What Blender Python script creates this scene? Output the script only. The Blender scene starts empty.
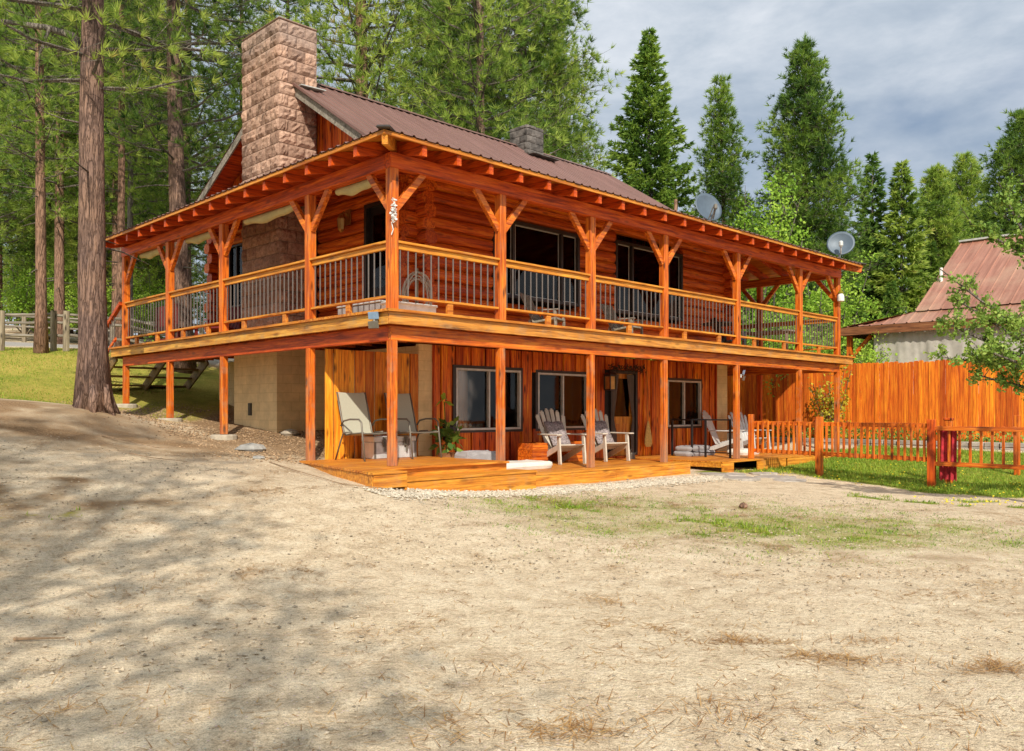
import bpy, math, random
import numpy as np
from mathutils import Vector, Matrix
R = random.Random(7)
COL = bpy.context.scene.collection
PHI = 0.78080
UX, UY = math.cos(PHI), math.sin(PHI)          # house front direction (a) in world x,y
OX, OY = -1.887, 13.45                          # house origin: front left corner post
def H(a, b): return (OX + UX*a - UY*b, OY + UY*a + UX*b)

# ------------------------------------------------------------------ mesh builder
class MB:
    def __init__(s): s.v = []; s.f = []; s.m = []; s.cur = 0
    def add(s, vs, fs):
        o = len(s.v); s.v += [tuple(p) for p in vs]
        for f in fs: s.f.append(tuple(i+o for i in f)); s.m.append(s.cur)
        return s
    def box(s, x0, x1, y0, y1, z0, z1):
        return s.add([(x0,y0,z0),(x1,y0,z0),(x1,y1,z0),(x0,y1,z0),(x0,y0,z1),(x1,y0,z1),(x1,y1,z1),(x0,y1,z1)],
                     [(3,2,1,0),(4,5,6,7),(0,1,5,4),(1,2,6,5),(2,3,7,6),(3,0,4,7)])
    def beam(s, p, q, w, h, up=(0,0,1)):
        p, q = Vector(p), Vector(q); d = (q-p).normalized(); u = Vector(up)
        sd = d.cross(u)
        if sd.length < 1e-4: sd = d.cross(Vector((0,1,0)))
        sd.normalize(); u = sd.cross(d).normalized()
        vs = []
        for c in (p, q):
            for a_, b_ in ((-1,-1),(1,-1),(1,1),(-1,1)): vs.append(c + sd*(a_*w/2) + u*(b_*h/2))
        return s.add(vs, [(0,1,2,3),(7,6,5,4),(4,5,1,0),(5,6,2,1),(6,7,3,2),(7,4,0,3)])
    def tube(s, pts, rad, n=8, cap=True, jit=0.0, rnd=None):
        pts = [Vector(p) for p in pts]; k = len(pts)
        if not hasattr(rad, '__len__'): rad = [rad]*k
        vs = []; prev = None
        for i, p in enumerate(pts):
            d = (pts[min(i+1,k-1)] - pts[max(i-1,0)]).normalized()
            if prev is None:
                ref = Vector((1,0,0)) if abs(d.x) < .9 else Vector((0,1,0))
                sd = d.cross(ref).normalized()
            else:
                sd = (prev - d*prev.dot(d)).normalized()
            prev = sd; up = d.cross(sd)
            for j in range(n):
                t = 2*math.pi*j/n; r = rad[i]*(1 + (rnd.uniform(-jit,jit) if rnd else 0))
                vs.append(p + sd*math.cos(t)*r + up*math.sin(t)*r)
        fs = []
        for i in range(k-1):
            for j in range(n):
                a = i*n+j; b = i*n+(j+1)%n; fs.append((a, b, b+n, a+n))
        if cap: fs.append(tuple(reversed(range(n)))); fs.append(tuple(range((k-1)*n, k*n)))
        return s.add(vs, fs)
    def lathe(s, prof, n=16, c=(0,0,0)):
        vs = []; k = len(prof)
        for r, z in prof:
            for j in range(n):
                t = 2*math.pi*j/n; vs.append((c[0]+r*math.cos(t), c[1]+r*math.sin(t), c[2]+z))
        fs = [(i*n+j, i*n+(j+1)%n, (i+1)*n+(j+1)%n, (i+1)*n+j) for i in range(k-1) for j in range(n)]
        fs += [tuple(reversed(range(n))), tuple(range((k-1)*n, k*n))]
        return s.add(vs, fs)
    def prism(s, poly, z0, z1):
        n = len(poly)
        vs = [(x,y,z0) for x,y in poly] + [(x,y,z1) for x,y in poly]
        return s.add(vs, [tuple(reversed(range(n))), tuple(range(n,2*n))] + [(i,(i+1)%n,(i+1)%n+n,i+n) for i in range(n)])
    def build(s, name, mat, parent=None, smooth=False, bevel=0, loc=None, rotz=0, link=True):
        me = bpy.data.meshes.new(name); me.from_pydata(s.v, [], s.f)
        mats = mat if isinstance(mat, (list, tuple)) else [mat]
        for m_ in mats: me.materials.append(m_)
        if len(mats) > 1: me.polygons.foreach_set('material_index', s.m)
        if smooth: me.polygons.foreach_set('use_smooth', [True]*len(me.polygons))
        me.update()
        o = bpy.data.objects.new(name, me); COL.objects.link(o)
        if parent: o.parent = parent
        if loc is not None: o.location = loc
        if rotz: o.rotation_euler = (0,0,rotz)
        if bevel:
            b = o.modifiers.new('bevel', 'BEVEL'); b.width = bevel; b.segments = 1; b.limit_method = 'ANGLE'; b.angle_limit = .6
        return o

def np_mesh(name, verts, nper, mat, parent=None, loc=None, attr=None):
    """verts (N,nper,3): N separate faces"""
    v = np.ascontiguousarray(verts.reshape(-1,3), dtype=np.float32); n = len(v)//nper
    me = bpy.data.meshes.new(name); me.vertices.add(len(v)); me.vertices.foreach_set('co', v.ravel())
    me.loops.add(len(v)); me.loops.foreach_set('vertex_index', np.arange(len(v), dtype=np.int32))
    me.polygons.add(n); me.polygons.foreach_set('loop_start', np.arange(0, len(v), nper, dtype=np.int32))
    me.polygons.foreach_set('loop_total', np.full(n, nper, dtype=np.int32))
    me.materials.append(mat); me.update()
    if attr is not None:
        a_ = me.attributes.new('tint', 'FLOAT', 'FACE'); a_.data.foreach_set('value', attr.astype(np.float32))
    o = bpy.data.objects.new(name, me); COL.objects.link(o)
    if parent: o.parent = parent
    if loc is not None: o.location = loc
    return o

def tag(o, label=None, cat=None, group=None, kind=None):
    if label: o['label'] = label
    if cat: o['category'] = cat
    if group: o['group'] = group
    if kind: o['kind'] = kind
    return o
def thing(name, label, cat, loc=(0,0,0), rotz=0, group=None):
    o = bpy.data.objects.new(name, None); COL.objects.link(o); o.empty_display_size = .2
    o.location = loc; o.rotation_euler = (0,0,rotz)
    return tag(o, label, cat, group)
def dup(root, loc, rotz, label=None, group=None, scale=None):
    r = root.copy(); COL.objects.link(r); r.location = loc; r.rotation_euler = (0,0,rotz)
    if scale: r.scale = scale
    if label: r['label'] = label
    if group: r['group'] = group
    for ch in list(root.children):
        c = ch.copy(); COL.objects.link(c); c.parent = r
        for g in ch.children:
            d = g.copy(); COL.objects.link(d); d.parent = c
    return r

# ------------------------------------------------------------------ materials
def newmat(name):
    m = bpy.data.materials.new(name); m.use_nodes = True; nt = m.node_tree
    for n in list(nt.nodes): nt.nodes.remove(n)
    out = nt.nodes.new('ShaderNodeOutputMaterial'); b = nt.nodes.new('ShaderNodeBsdfPrincipled')
    nt.links.new(b.outputs[0], out.inputs[0]); return m, nt, b, out
def N(nt, t, **k):
    n = nt.nodes.new('ShaderNode'+t)
    for a, v in k.items():
        if a in n.inputs.keys() if hasattr(n.inputs,'keys') else False: n.inputs[a].default_value = v
        else: setattr(n, a, v)
    return n
def coords(nt, scale=(1,1,1), kind='Object'):
    tc = nt.nodes.new('ShaderNodeTexCoord'); mp = nt.nodes.new('ShaderNodeMapping'); mp.inputs['Scale'].default_value = scale
    if kind == 'World':
        g = nt.nodes.new('ShaderNodeNewGeometry'); nt.links.new(g.outputs['Position'], mp.inputs[0])
    else: nt.links.new(tc.outputs[kind], mp.inputs[0])
    return mp.outputs[0]
def noise(nt, vec, scale=5, detail=4, rough=.55, dist=0):
    n = nt.nodes.new('ShaderNodeTexNoise'); n.inputs['Scale'].default_value = scale; n.inputs['Detail'].default_value = detail
    n.inputs['Roughness'].default_value = rough; n.inputs['Distortion'].default_value = dist
    if vec: nt.links.new(vec, n.inputs['Vector'])
    return n.outputs['Fac']
def ramp(nt, fac, stops):
    r = nt.nodes.new('ShaderNodeValToRGB'); e = r.color_ramp.elements
    while len(e) < len(stops): e.new(.5)
    for i, (p, c) in enumerate(stops): e[i].position = p; e[i].color = (*c, 1) if len(c) == 3 else c
    nt.links.new(fac, r.inputs[0]); return r.outputs[0]
def mix(nt, fac, a, b, mode='MIX'):
    m = nt.nodes.new('ShaderNodeMix'); m.data_type = 'RGBA'; m.blend_type = mode
    for i, v in ((0, fac), (6, a), (7, b)):
        if isinstance(v, (int, float)): m.inputs[i].default_value = v
        elif isinstance(v, tuple): m.inputs[i].default_value = (*v, 1)
        else: nt.links.new(v, m.inputs[i])
    return m.outputs[2]
def math_(nt, op, a, b=0.0, clamp=False):
    m = nt.nodes.new('ShaderNodeMath'); m.operation = op; m.use_clamp = clamp
    for i, v in ((0, a), (1, b)):
        if isinstance(v, (int, float)): m.inputs[i].default_value = v
        else: nt.links.new(v, m.inputs[i])
    return m.outputs[0]
def bump(nt, b, h, strength=.4, dist=.02):
    n = nt.nodes.new('ShaderNodeBump'); n.inputs['Strength'].default_value = strength; n.inputs['Distance'].default_value = dist
    nt.links.new(h, n.inputs['Height']); nt.links.new(n.outputs[0], b.inputs['Normal'])
def island(nt):
    g = nt.nodes.new('ShaderNodeNewGeometry'); return g.outputs['Random Per Island']

def wood(name, c_dark, c_mid, c_light, axis='z', rough=.5, knots=True, weather=0.0, isl=.5, spec=.35, foot=None):
    m, nt, b, out = newmat(name)
    st = {'x': (.5,9,9), 'y': (9,.5,9), 'z': (9,9,.5)}[axis]
    rnd = island(nt)
    base = coords(nt, st); add = nt.nodes.new('ShaderNodeVectorMath'); add.operation = 'ADD'
    comb = nt.nodes.new('ShaderNodeCombineXYZ')
    sh = math_(nt, 'MULTIPLY', rnd, 37.0)
    for i in range(3): nt.links.new(sh, comb.inputs[i])
    nt.links.new(base, add.inputs[0]); nt.links.new(comb.outputs[0], add.inputs[1]); vec = add.outputs[0]
    g = noise(nt, vec, 2.2, 5, .6, .6)
    col = ramp(nt, g, [(.33, c_dark), (.5, c_mid), (.66, c_light)])
    fine = noise(nt, coords(nt, tuple(x*3.2 for x in st)), 2.4, 3, .7)
    col = mix(nt, .5, col, mix(nt, 1.0, col, ramp(nt, fine, [(.34,(.38,.32,.30)), (.47,(1,1,1)), (.68,(1.18,1.22,1.25))]), 'MULTIPLY'))
    big = noise(nt, coords(nt, (1,1,1)), 1.6, 3)
    col = mix(nt, math_(nt, 'MULTIPLY', big, .45), col, mix(nt, .5, col, c_dark), 'MIX')
    tint = ramp(nt, rnd, [(0, (.58,.42,.35)), (.35, (.85,.75,.7)), (.7, (1.0,1.05,.95)), (1, (1.18,1.45,1.2))])
    col = mix(nt, isl, col, mix(nt, 1.0, col, tint, 'MULTIPLY'))
    if knots:
        s2 = {'x': (1.5,5,5), 'y': (5,1.5,5), 'z': (5,5,1.5)}[axis]
        vn = nt.nodes.new('ShaderNodeTexVoronoi'); vn.inputs['Scale'].default_value = 1.25; nt.links.new(coords(nt, s2), vn.inputs['Vector'])
        k = ramp(nt, vn.outputs['Distance'], [(.09, (1,1,1)), (.24, (0,0,0))])
        col = mix(nt, math_(nt, 'MULTIPLY', k, .9 if axis == 'z' else .5), col, tuple(x*.22 for x in c_dark))
    if weather:
        w = noise(nt, coords(nt, (1,1,1)), 3.5, 5, .7)
        wf = ramp(nt, w, [(.5, (0,0,0)), (.7, (1,1,1))])
        col = mix(nt, math_(nt, 'MULTIPLY', wf, weather), col, (.33,.24,.15))
    if foot:
        sp = nt.nodes.new('ShaderNodeSeparateXYZ'); tc = nt.nodes.new('ShaderNodeTexCoord'); nt.links.new(tc.outputs['Object'], sp.inputs[0])
        h_ = math_(nt, 'ADD', sp.outputs[2], math_(nt, 'MULTIPLY', noise(nt, coords(nt, st), 2.0, 4), 1.2))
        ff = ramp(nt, math_(nt, 'DIVIDE', math_(nt, 'SUBTRACT', h_, foot[0]), foot[1]-foot[0], True), [(.0,(.8,.8,.8)), (1,(0,0,0))])
        col = mix(nt, ff, col, (.27,.19,.13))
    nt.links.new(col, b.inputs['Base Color']); b.inputs['Roughness'].default_value = rough
    b.inputs['Specular IOR Level'].default_value = spec
    bump(nt, b, g, .5, .006)
    return m
OR_D, OR_M, OR_L = (.24,.034,.005), (.60,.115,.008), (.80,.22,.018)
YL_D, YL_M, YL_L = (.36,.095,.010), (.62,.215,.022), (.78,.34,.045)
RD_D, RD_M, RD_L = (.22,.024,.004), (.56,.07,.006), (.76,.14,.010)
M = {}
for ax in 'xyz':
    M['orange_'+ax] = wood('stained_wood_'+ax, OR_D, OR_M, OR_L, ax, weather=.18)
    M['gold_'+ax] = wood('golden_wood_'+ax, YL_D, YL_M, YL_L, ax, weather=.22)
    M['red_'+ax] = wood('dark_red_wood_'+ax, RD_D, RD_M, RD_L, ax)
M['log_x'] = wood('log_wood_x', (.30,.040,.006), (.72,.125,.010), (.92,.25,.022), 'x', isl=.8)
M['log_y'] = wood('log_wood_y', (.30,.040,.006), (.72,.125,.010), (.92,.25,.022), 'y', isl=.8)
M['siding'] = wood('siding_boards', (.24,.026,.004), (.74,.12,.006), (.95,.30,.016), 'z', isl=1.0)
M['post'] = wood('lower_post_wood', OR_D, OR_M, OR_L, 'z', weather=.5, foot=(.9,2.1))
M['screen'] = wood('screen_boards', (.42,.10,.010), (.85,.26,.016), (.95,.42,.04), 'z', isl=.8)
M['fence'] = wood('fence_boards', (.44,.07,.006), (.80,.18,.010), (.92,.32,.018), 'z', isl=.9, rough=.7, knots=False)
M['rim'] = wood('rim_joist_wood_x', (.26,.09,.02), (.58,.21,.035), (.72,.33,.07), 'x', weather=.5)
M['rim_y'] = wood('rim_joist_wood_y', (.26,.09,.02), (.60,.24,.035), (.74,.38,.075), 'y', weather=.5)
M['brown_y'] = wood('brown_fascia_wood', (.10,.04,.02), (.24,.09,.04), (.36,.16,.07), 'y')
M['grey_wood'] = wood('weathered_grey_wood', (.13,.105,.085), (.26,.225,.185), (.38,.34,.29), 'x', isl=.4, rough=.85)
M['grey_post'] = wood('weathered_grey_post', (.15,.115,.08), (.29,.235,.165), (.42,.35,.26), 'z', isl=.4, rough=.85)
M['stair'] = wood('stair_wood', (.09,.045,.018), (.20,.11,.04), (.30,.18,.07), 'x', weather=.4)

def simple(name, col, rough=.5, metal=0, var=.15, scale=8, bumpy=0, spec=.5, isl=0):
    m, nt, b, out = newmat(name)
    n = noise(nt, coords(nt), scale, 5, .6)
    c = ramp(nt, n, [(.3, tuple(x*(1-var) for x in col)), (.7, tuple(min(1,x*(1+var)) for x in col))])
    if isl:
        t = ramp(nt, island(nt), [(0, (1-isl,)*3), (1, (1+isl*.6,)*3)]); c = mix(nt, 1.0, c, t, 'MULTIPLY')
    nt.links.new(c, b.inputs['Base Color']); b.inputs['Roughness'].default_value = rough; b.inputs['Metallic'].default_value = metal
    b.inputs['Specular IOR Level'].default_value = spec
    if bumpy: bump(nt, b, n, bumpy, .01)
    return m
M['roof'] = None
def roof_mat(name, c1, c2, streak, axis):
    m, nt, b, out = newmat(name)
    sc = (6,.4,.4) if axis == 'y' else (.4,6,.4)
    n = noise(nt, coords(nt, sc), 1.2, 4); n2 = noise(nt, coords(nt), .7, 4); n3 = noise(nt, coords(nt), 22, 3)
    c = ramp(nt, n, [(.3, c1), (.7, c2)])
    c = mix(nt, math_(nt, 'MULTIPLY', ramp(nt, n2, [(.45,(0,0,0)),(.7,(1,1,1))]), .5), c, streak)
    c = mix(nt, .25, c, mix(nt, 1.0, c, ramp(nt, n3, [(.35,(.6,.6,.6)),(.6,(1.2,1.2,1.2))]), 'MULTIPLY'))
    nt.links.new(c, b.inputs['Base Color']); b.inputs['Roughness'].default_value = .48; b.inputs['Metallic'].default_value = .15
    return m
M['roof'] = roof_mat('brown_roof_metal_b', (.155,.078,.062), (.235,.125,.105), (.19,.105,.085), 'y')
M['roof_a'] = roof_mat('brown_roof_metal_a', (.155,.078,.062), (.235,.125,.105), (.19,.105,.085), 'x')
M['shed_roof'] = roof_mat('rusty_roof_metal', (.26,.105,.065), (.44,.20,.135), (.50,.33,.22), 'x')
M['concrete'] = simple('concrete', (.40,.34,.26), .9, 0, .2, 9, .3)
M['plaster'] = None
def blockwall(name, c, bw=.4, bh=.2, mort=(.30,.21,.11)):
    m, nt, b, out = newmat(name)
    tc = nt.nodes.new('ShaderNodeTexCoord'); sp = nt.nodes.new('ShaderNodeSeparateXYZ'); nt.links.new(tc.outputs['Object'], sp.inputs[0])
    s = math_(nt, 'ADD', sp.outputs[0], sp.outputs[1]); cb = nt.nodes.new('ShaderNodeCombineXYZ'); nt.links.new(s, cb.inputs[0]); nt.links.new(sp.outputs[2], cb.inputs[1])
    br = nt.nodes.new('ShaderNodeTexBrick'); nt.links.new(cb.outputs[0], br.inputs['Vector'])
    br.inputs['Scale'].default_value = 1; br.inputs['Brick Width'].default_value = bw; br.inputs['Row Height'].default_value = bh
    br.inputs['Mortar Size'].default_value = .006; br.inputs['Color1'].default_value = (*c,1); br.inputs['Color2'].default_value = (*[x*.9 for x in c],1)
    br.inputs['Mortar'].default_value = (*mort,1)
    n = noise(nt, coords(nt), 3, 5, .7)
    col = mix(nt, .5, br.outputs['Color'], mix(nt, 1.0, br.outputs['Color'], ramp(nt, n, [(.3,(.6,.6,.6)),(.7,(1.2,1.2,1.2))]), 'MULTIPLY'))
    nt.links.new(col, b.inputs['Base Color']); b.inputs['Roughness'].default_value = .9
    bump(nt, b, br.outputs['Fac'], -.3, .004); return m
M['plaster'] = blockwall('tan_painted_block', (.86,.64,.34), mort=(.70,.50,.25))
def stone_mat():
    m, nt, b, out = newmat('split_face_block')
    v = coords(nt)
    n = noise(nt, v, 14, 6, .7); n2 = noise(nt, v, 45, 3, .6)
    c = ramp(nt, n, [(.25,(.20,.115,.085)), (.5,(.42,.27,.20)), (.75,(.60,.42,.32))])
    c = mix(nt, 1.0, c, ramp(nt, island(nt), [(0,(.68,.62,.58)), (.5,(.95,.92,.9)), (1,(1.2,1.15,1.1))]), 'MULTIPLY')
    sp = nt.nodes.new('ShaderNodeSeparateXYZ'); tc = nt.nodes.new('ShaderNodeTexCoord'); nt.links.new(tc.outputs['Object'], sp.inputs[0])
    so = math_(nt, 'ADD', sp.outputs[2], math_(nt, 'MULTIPLY', noise(nt, v, 2.5, 4), 1.0))
    f = ramp(nt, math_(nt, 'MULTIPLY', math_(nt, 'SUBTRACT', so, 9.7), .8, True), [(.15,(0,0,0)), (.6,(.75,.75,.75))])
    c = mix(nt, f, c, mix(nt, .5, (.20,.18,.17), c, 'MIX'))
    nt.links.new(c, b.inputs['Base Color']); b.inputs['Roughness'].default_value = .95
    h = math_(nt, 'ADD', n, math_(nt, 'MULTIPLY', n2, .4)); bump(nt, b, h, .9, .03); return m
M['stone'] = stone_mat()
M['sooty'] = simple('sooty_block', (.115,.10,.09), .95, 0, .7, 5, .5, isl=.3)
M['mortar'] = simple('mortar', (.22,.16,.11), .95)
M['black'] = simple('black_metal', (.02,.02,.022), .45, .3)
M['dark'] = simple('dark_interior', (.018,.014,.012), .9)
M['bronze'] = simple('dark_bronze_frame', (.055,.045,.04), .45, .4)
M['alu'] = simple('aluminium_frame', (.55,.54,.50), .4, .3)
M['baluster'] = simple('baluster_metal', (.22,.185,.16), .4, .45)
M['white'] = simple('white_paint', (.72,.71,.68), .6)
M['sling'] = simple('taupe_sling_fabric', (.42,.40,.31), .85, 0, .06, 60)
M['tube'] = simple('bronze_chair_tube', (.17,.15,.12), .45, .3)
M['resin'] = simple('taupe_resin', (.52,.46,.38), .7, 0, .12, 10, .1, isl=.2)
M['canvas'] = simple('cream_canvas', (.50,.40,.17), .9, 0, .15, 4, .4)
M['tarp'] = simple('grey_tarp', (.40,.375,.33), .7, 0, .2, 2.5, .4)
M['green_pot'] = simple('brown_pot', (.28,.12,.05), .7)
M['cushion'] = simple('grey_cushion', (.30,.28,.28), .95, 0, .2, 6, .3)
M['whitecloth'] = simple('white_cloth', (.70,.66,.58), .95, 0, .12, 6, .3)
M['throw'] = simple('grey_patterned_throw', (.25,.21,.21), .95, 0, .8, 28)
M['galv'] = simple('galvanised_panel', (.62,.62,.60), .45, .35, .18, 5)
M['redcloth'] = simple('red_streaked_cloth', (.38,.02,.03), .9, 0, .5, 10)
M['dish'] = simple('grey_dish', (.085,.115,.15), .5, .1, .1)
M['brass'] = simple('brass', (.52,.35,.12), .35, .8)
M['straw'] = simple('broom_straw', (.62,.42,.13), .9, 0, .25, 30)
M['garland'] = simple('dry_garland', (.05,.035,.02), .95, 0, .5, 20)
M['blockstone'] = simple('garden_block', (.34,.30,.26), .95, 0, .3, 6, .5, isl=.3)
M['curtain'] = simple('tan_curtain', (.85,.55,.26), .9, 0, .12, 3)
M['curtain_dark'] = simple('dark_curtain', (.11,.085,.07), .9)
M['blue'] = simple('blue_lamp_head', (.22,.32,.46), .35, .2)
M['boulder'] = simple('rock', (.30,.29,.27), .95, 0, .35, 6, .7)
M['gravelstone'] = simple('pale_gravel_stone', (.52,.45,.35), .9, 0, .15, 9, isl=.4)
M['pebble'] = simple('sandy_pebble', (.45,.37,.27), .9, 0, .2, 9, isl=.5)
M['twig'] = simple('dead_twig', (.26,.17,.10), .9, 0, .4, 20)
M['litter'] = simple('dry_leaf_litter', (.36,.24,.14), .95, 0, .4, 30, isl=.6)
M['redbrown'] = simple('dark_red_paint', (.16,.014,.012), .55)

def glass_mat():
    m, nt, b, out = newmat('window_glass')
    nt.nodes.remove(b)
    t = nt.nodes.new('ShaderNodeBsdfTransparent'); t.inputs[0].default_value = (.85,.80,.74,1)
    g = nt.nodes.new('ShaderNodeBsdfGlossy'); g.inputs['Roughness'].default_value = .03; g.inputs['Color'].default_value = (.62,.60,.58,1)
    n = noise(nt, coords(nt), 1.2, 2); bp = nt.nodes.new('ShaderNodeBump'); bp.inputs['Strength'].default_value = .08; bp.inputs['Distance'].default_value = .02
    nt.links.new(n, bp.inputs['Height']); nt.links.new(bp.outputs[0], g.inputs['Normal'])
    f = nt.nodes.new('ShaderNodeFresnel'); f.inputs[0].default_value = 1.5
    mx = nt.nodes.new('ShaderNodeMixShader'); nt.links.new(f.outputs[0], mx.inputs[0]); nt.links.new(t.outputs[0], mx.inputs[1]); nt.links.new(g.outputs[0], mx.inputs[2])
    nt.links.new(mx.outputs[0], out.inputs[0]); return m
M['glass'] = glass_mat()

def leaf_mat(name, stops, scale=.35, trans=.3):
    m, nt, b, out = newmat(name)
    at = nt.nodes.new('ShaderNodeAttribute'); at.attribute_name = 'tint'
    n = noise(nt, coords(nt, (1,1,1), 'World'), scale, 3)
    oi = nt.nodes.new('ShaderNodeObjectInfo')
    n = math_(nt, 'ADD', math_(nt, 'MULTIPLY', math_(nt, 'SUBTRACT', n, .5), 1.7), .5)
    f = math_(nt, 'ADD', math_(nt, 'MULTIPLY', at.outputs['Fac'], .62), math_(nt, 'MULTIPLY', n, .38))
    f = math_(nt, 'ADD', f, math_(nt, 'MULTIPLY', math_(nt, 'SUBTRACT', oi.outputs['Random'], .5), .26))
    c = ramp(nt, f, stops)
    nt.links.new(c, b.inputs['Base Color']); b.inputs['Roughness'].default_value = .55; b.inputs['Specular IOR Level'].default_value = .25
    tr = nt.nodes.new('ShaderNodeBsdfTranslucent'); nt.links.new(c, tr.inputs[0])
    mx = nt.nodes.new('ShaderNodeMixShader'); mx.inputs[0].default_value = trans
    nt.links.new(b.outputs[0], mx.inputs[1]); nt.links.new(tr.outputs[0], mx.inputs[2]); nt.links.new(mx.outputs[0], out.inputs[0]); return m
M['pine'] = leaf_mat('pine_needles', [(.15,(.035,.08,.018)), (.38,(.16,.27,.045)), (.60,(.38,.50,.085)), (.80,(.58,.66,.15)), (.94,(.60,.42,.14))], trans=.5)
M['fir'] = leaf_mat('fir_needles', [(.15,(.04,.10,.025)), (.45,(.15,.27,.045)), (.8,(.36,.48,.075))], trans=.42)
M['pine_dark'] = leaf_mat('dark_pine_needles', [(.15,(.04,.09,.022)), (.42,(.15,.26,.04)), (.72,(.34,.46,.065)), (.95,(.46,.50,.09))], trans=.35)
M['leaf'] = leaf_mat('spring_leaves', [(.15,(.11,.22,.025)), (.5,(.27,.46,.045)), (.85,(.50,.66,.09))], trans=.4)
M['leafd'] = leaf_mat('apple_leaves', [(.15,(.08,.16,.03)), (.5,(.20,.33,.05)), (.85,(.42,.52,.12))], trans=.35)
M['yleaf'] = leaf_mat('yellow_leaves', [(.15,(.22,.20,.02)), (.5,(.48,.42,.03)), (.85,(.65,.55,.06))], trans=.3)
M['grass'] = leaf_mat('grass_blades', [(.15,(.08,.16,.015)), (.5,(.19,.33,.025)), (.85,(.44,.48,.06))], trans=.3, scale=.8)
M['drygrass'] = leaf_mat('dry_needles', [(.15,(.10,.05,.025)), (.5,(.36,.17,.05)), (.85,(.55,.34,.13))], trans=.1, scale=.8)
M['dande'] = simple('dandelion_yellow', (.75,.60,.03), .8)

def bark_mat(name, c0, c1, c2, sc=1.0):
    m, nt, b, out = newmat(name)
    v = coords(nt, (sc*1.5, sc*1.5, sc*.22))
    vn = nt.nodes.new('ShaderNodeTexVoronoi'); vn.feature = 'DISTANCE_TO_EDGE'; vn.inputs['Scale'].default_value = 9; 
    n0 = noise(nt, v, 5, 4, .6)
    ad = nt.nodes.new('ShaderNodeVectorMath'); ad.operation = 'ADD'; cb = nt.nodes.new('ShaderNodeCombineXYZ')
    for i in range(3): nt.links.new(math_(nt, 'MULTIPLY', n0, .35), cb.inputs[i])
    nt.links.new(v, ad.inputs[0]); nt.links.new(cb.outputs[0], ad.inputs[1]); nt.links.new(ad.outputs[0], vn.inputs['Vector'])
    n = noise(nt, v, 12, 5, .65); big = noise(nt, coords(nt), .9, 4, .6)
    c = ramp(nt, n, [(.3, c0), (.55, c1), (.8, c2)])
    c = mix(nt, ramp(nt, big, [(.45,(0,0,0)),(.65,(.7,.7,.7))]), c, mix(nt, .6, c, c2))
    c = mix(nt, ramp(nt, vn.outputs['Distance'], [(.0,(.6,.6,.6)),(.10,(0,0,0))]), c, tuple(x*.45 for x in c0))
    nt.links.new(c, b.inputs['Base Color']); b.inputs['Roughness'].default_value = .95; b.inputs['Specular IOR Level'].default_value = .1
    h = math_(nt, 'ADD', math_(nt, 'MINIMUM', vn.outputs['Distance'], .15), math_(nt, 'MULTIPLY', n, .15)); bump(nt, b, h, 1.0, .12); return m
M['bark'] = bark_mat('ponderosa_bark', (.085,.052,.042), (.20,.13,.105), (.42,.25,.16))
M['bark_orange'] = bark_mat('orange_pine_bark', (.13,.075,.055), (.28,.165,.115), (.46,.27,.17))
M['bark_grey'] = bark_mat('grey_bark', (.09,.075,.06), (.20,.17,.14), (.32,.28,.23), 1.6)

# ------------------------------------------------------------------ ground height (thin plate through measured points)
GP = [(0,0,0),(0,-15,0),(20,-15,-.1),(-20,-15,.3),(-45,0,2.0),(40,0,-.3),(0,4,0),(4,5,0),(-4,5,.03),(0,8,.05),(4,9,.05),(-4,8,.15),(8,8,0),(-8,8,.55),
      (*H(-1.08,-1.0),.53),(*H(0,-.8),.40),(*H(2.4,-.6),.27),(*H(5,-.6),.24),(*H(7.8,-.6),.22),(*H(0,1.2),.55),(*H(.3,2.2),.66),(*H(-.6,2.6),.74),(*H(2,1),.33),(*H(5,1.5),.28),
      (*H(0,2.4),.72),(*H(0,5.7),1.02),(*H(0,8.35),1.36),(*H(0,10.95),1.70),(*H(1.2,5.8),1.14),(*H(2.2,4),.98),(*H(2.2,8),1.36),(*H(-1.5,2.6),.86),(*H(-1.6,5.7),1.10),
      (*H(10.3,.0),.20),(*H(10.9,-1.9),.12),(*H(10.8,-4.3),.0),(*H(10.9,-5.9),-.02),(*H(14,-1),.30),(*H(14,-4),.25),(*H(16.8,1),.50),(*H(16.8,-4),.50),(*H(13,3),.3),
      (*H(19,1),.75),(*H(19,-4),.75),(*H(26,-2),.9),(*H(26,4),1.0),(-8.4,17.2,1.68),(-5.5,14.2,.85),(-9,13,1.25),(-12,15,1.75),(-11.2,21.5,1.95),(-14.6,26.3,3.4),(-16.5,27,3.5),(-12,27,3.35),
      (-10,28,2.9),(-8,26,2.5),(-17,33,4.1),(-12,34,3.9),(-20,45,5.0),(-5,40,3.4),(-12,60,6),(5,45,2.5),(15,45,1.9),(30,50,2.0),(25,25,.8),(20,15,-.1),(14,13,-.05),(40,30,1),(-30,25,4.0),(-30,12,2.4),(0,90,6),(-60,60,9),(60,90,5),(60,30,1.0),(-22,20,2.9)]
_P = np.array(GP, float)
def _U(r2): return np.where(r2 > 1e-9, r2*np.log(np.maximum(r2, 1e-9))*.5, 0)
_n = len(_P); _K = _U(((_P[:,None,:2]-_P[None,:,:2])**2).sum(-1)) + np.eye(_n)*.6
_Q = np.hstack([np.ones((_n,1)), _P[:,:2]]); _A = np.zeros((_n+3,_n+3)); _A[:_n,:_n] = _K; _A[:_n,_n:] = _Q; _A[_n:,:_n] = _Q.T
_W = np.linalg.solve(_A, np.concatenate([_P[:,2], np.zeros(3)]))
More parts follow.
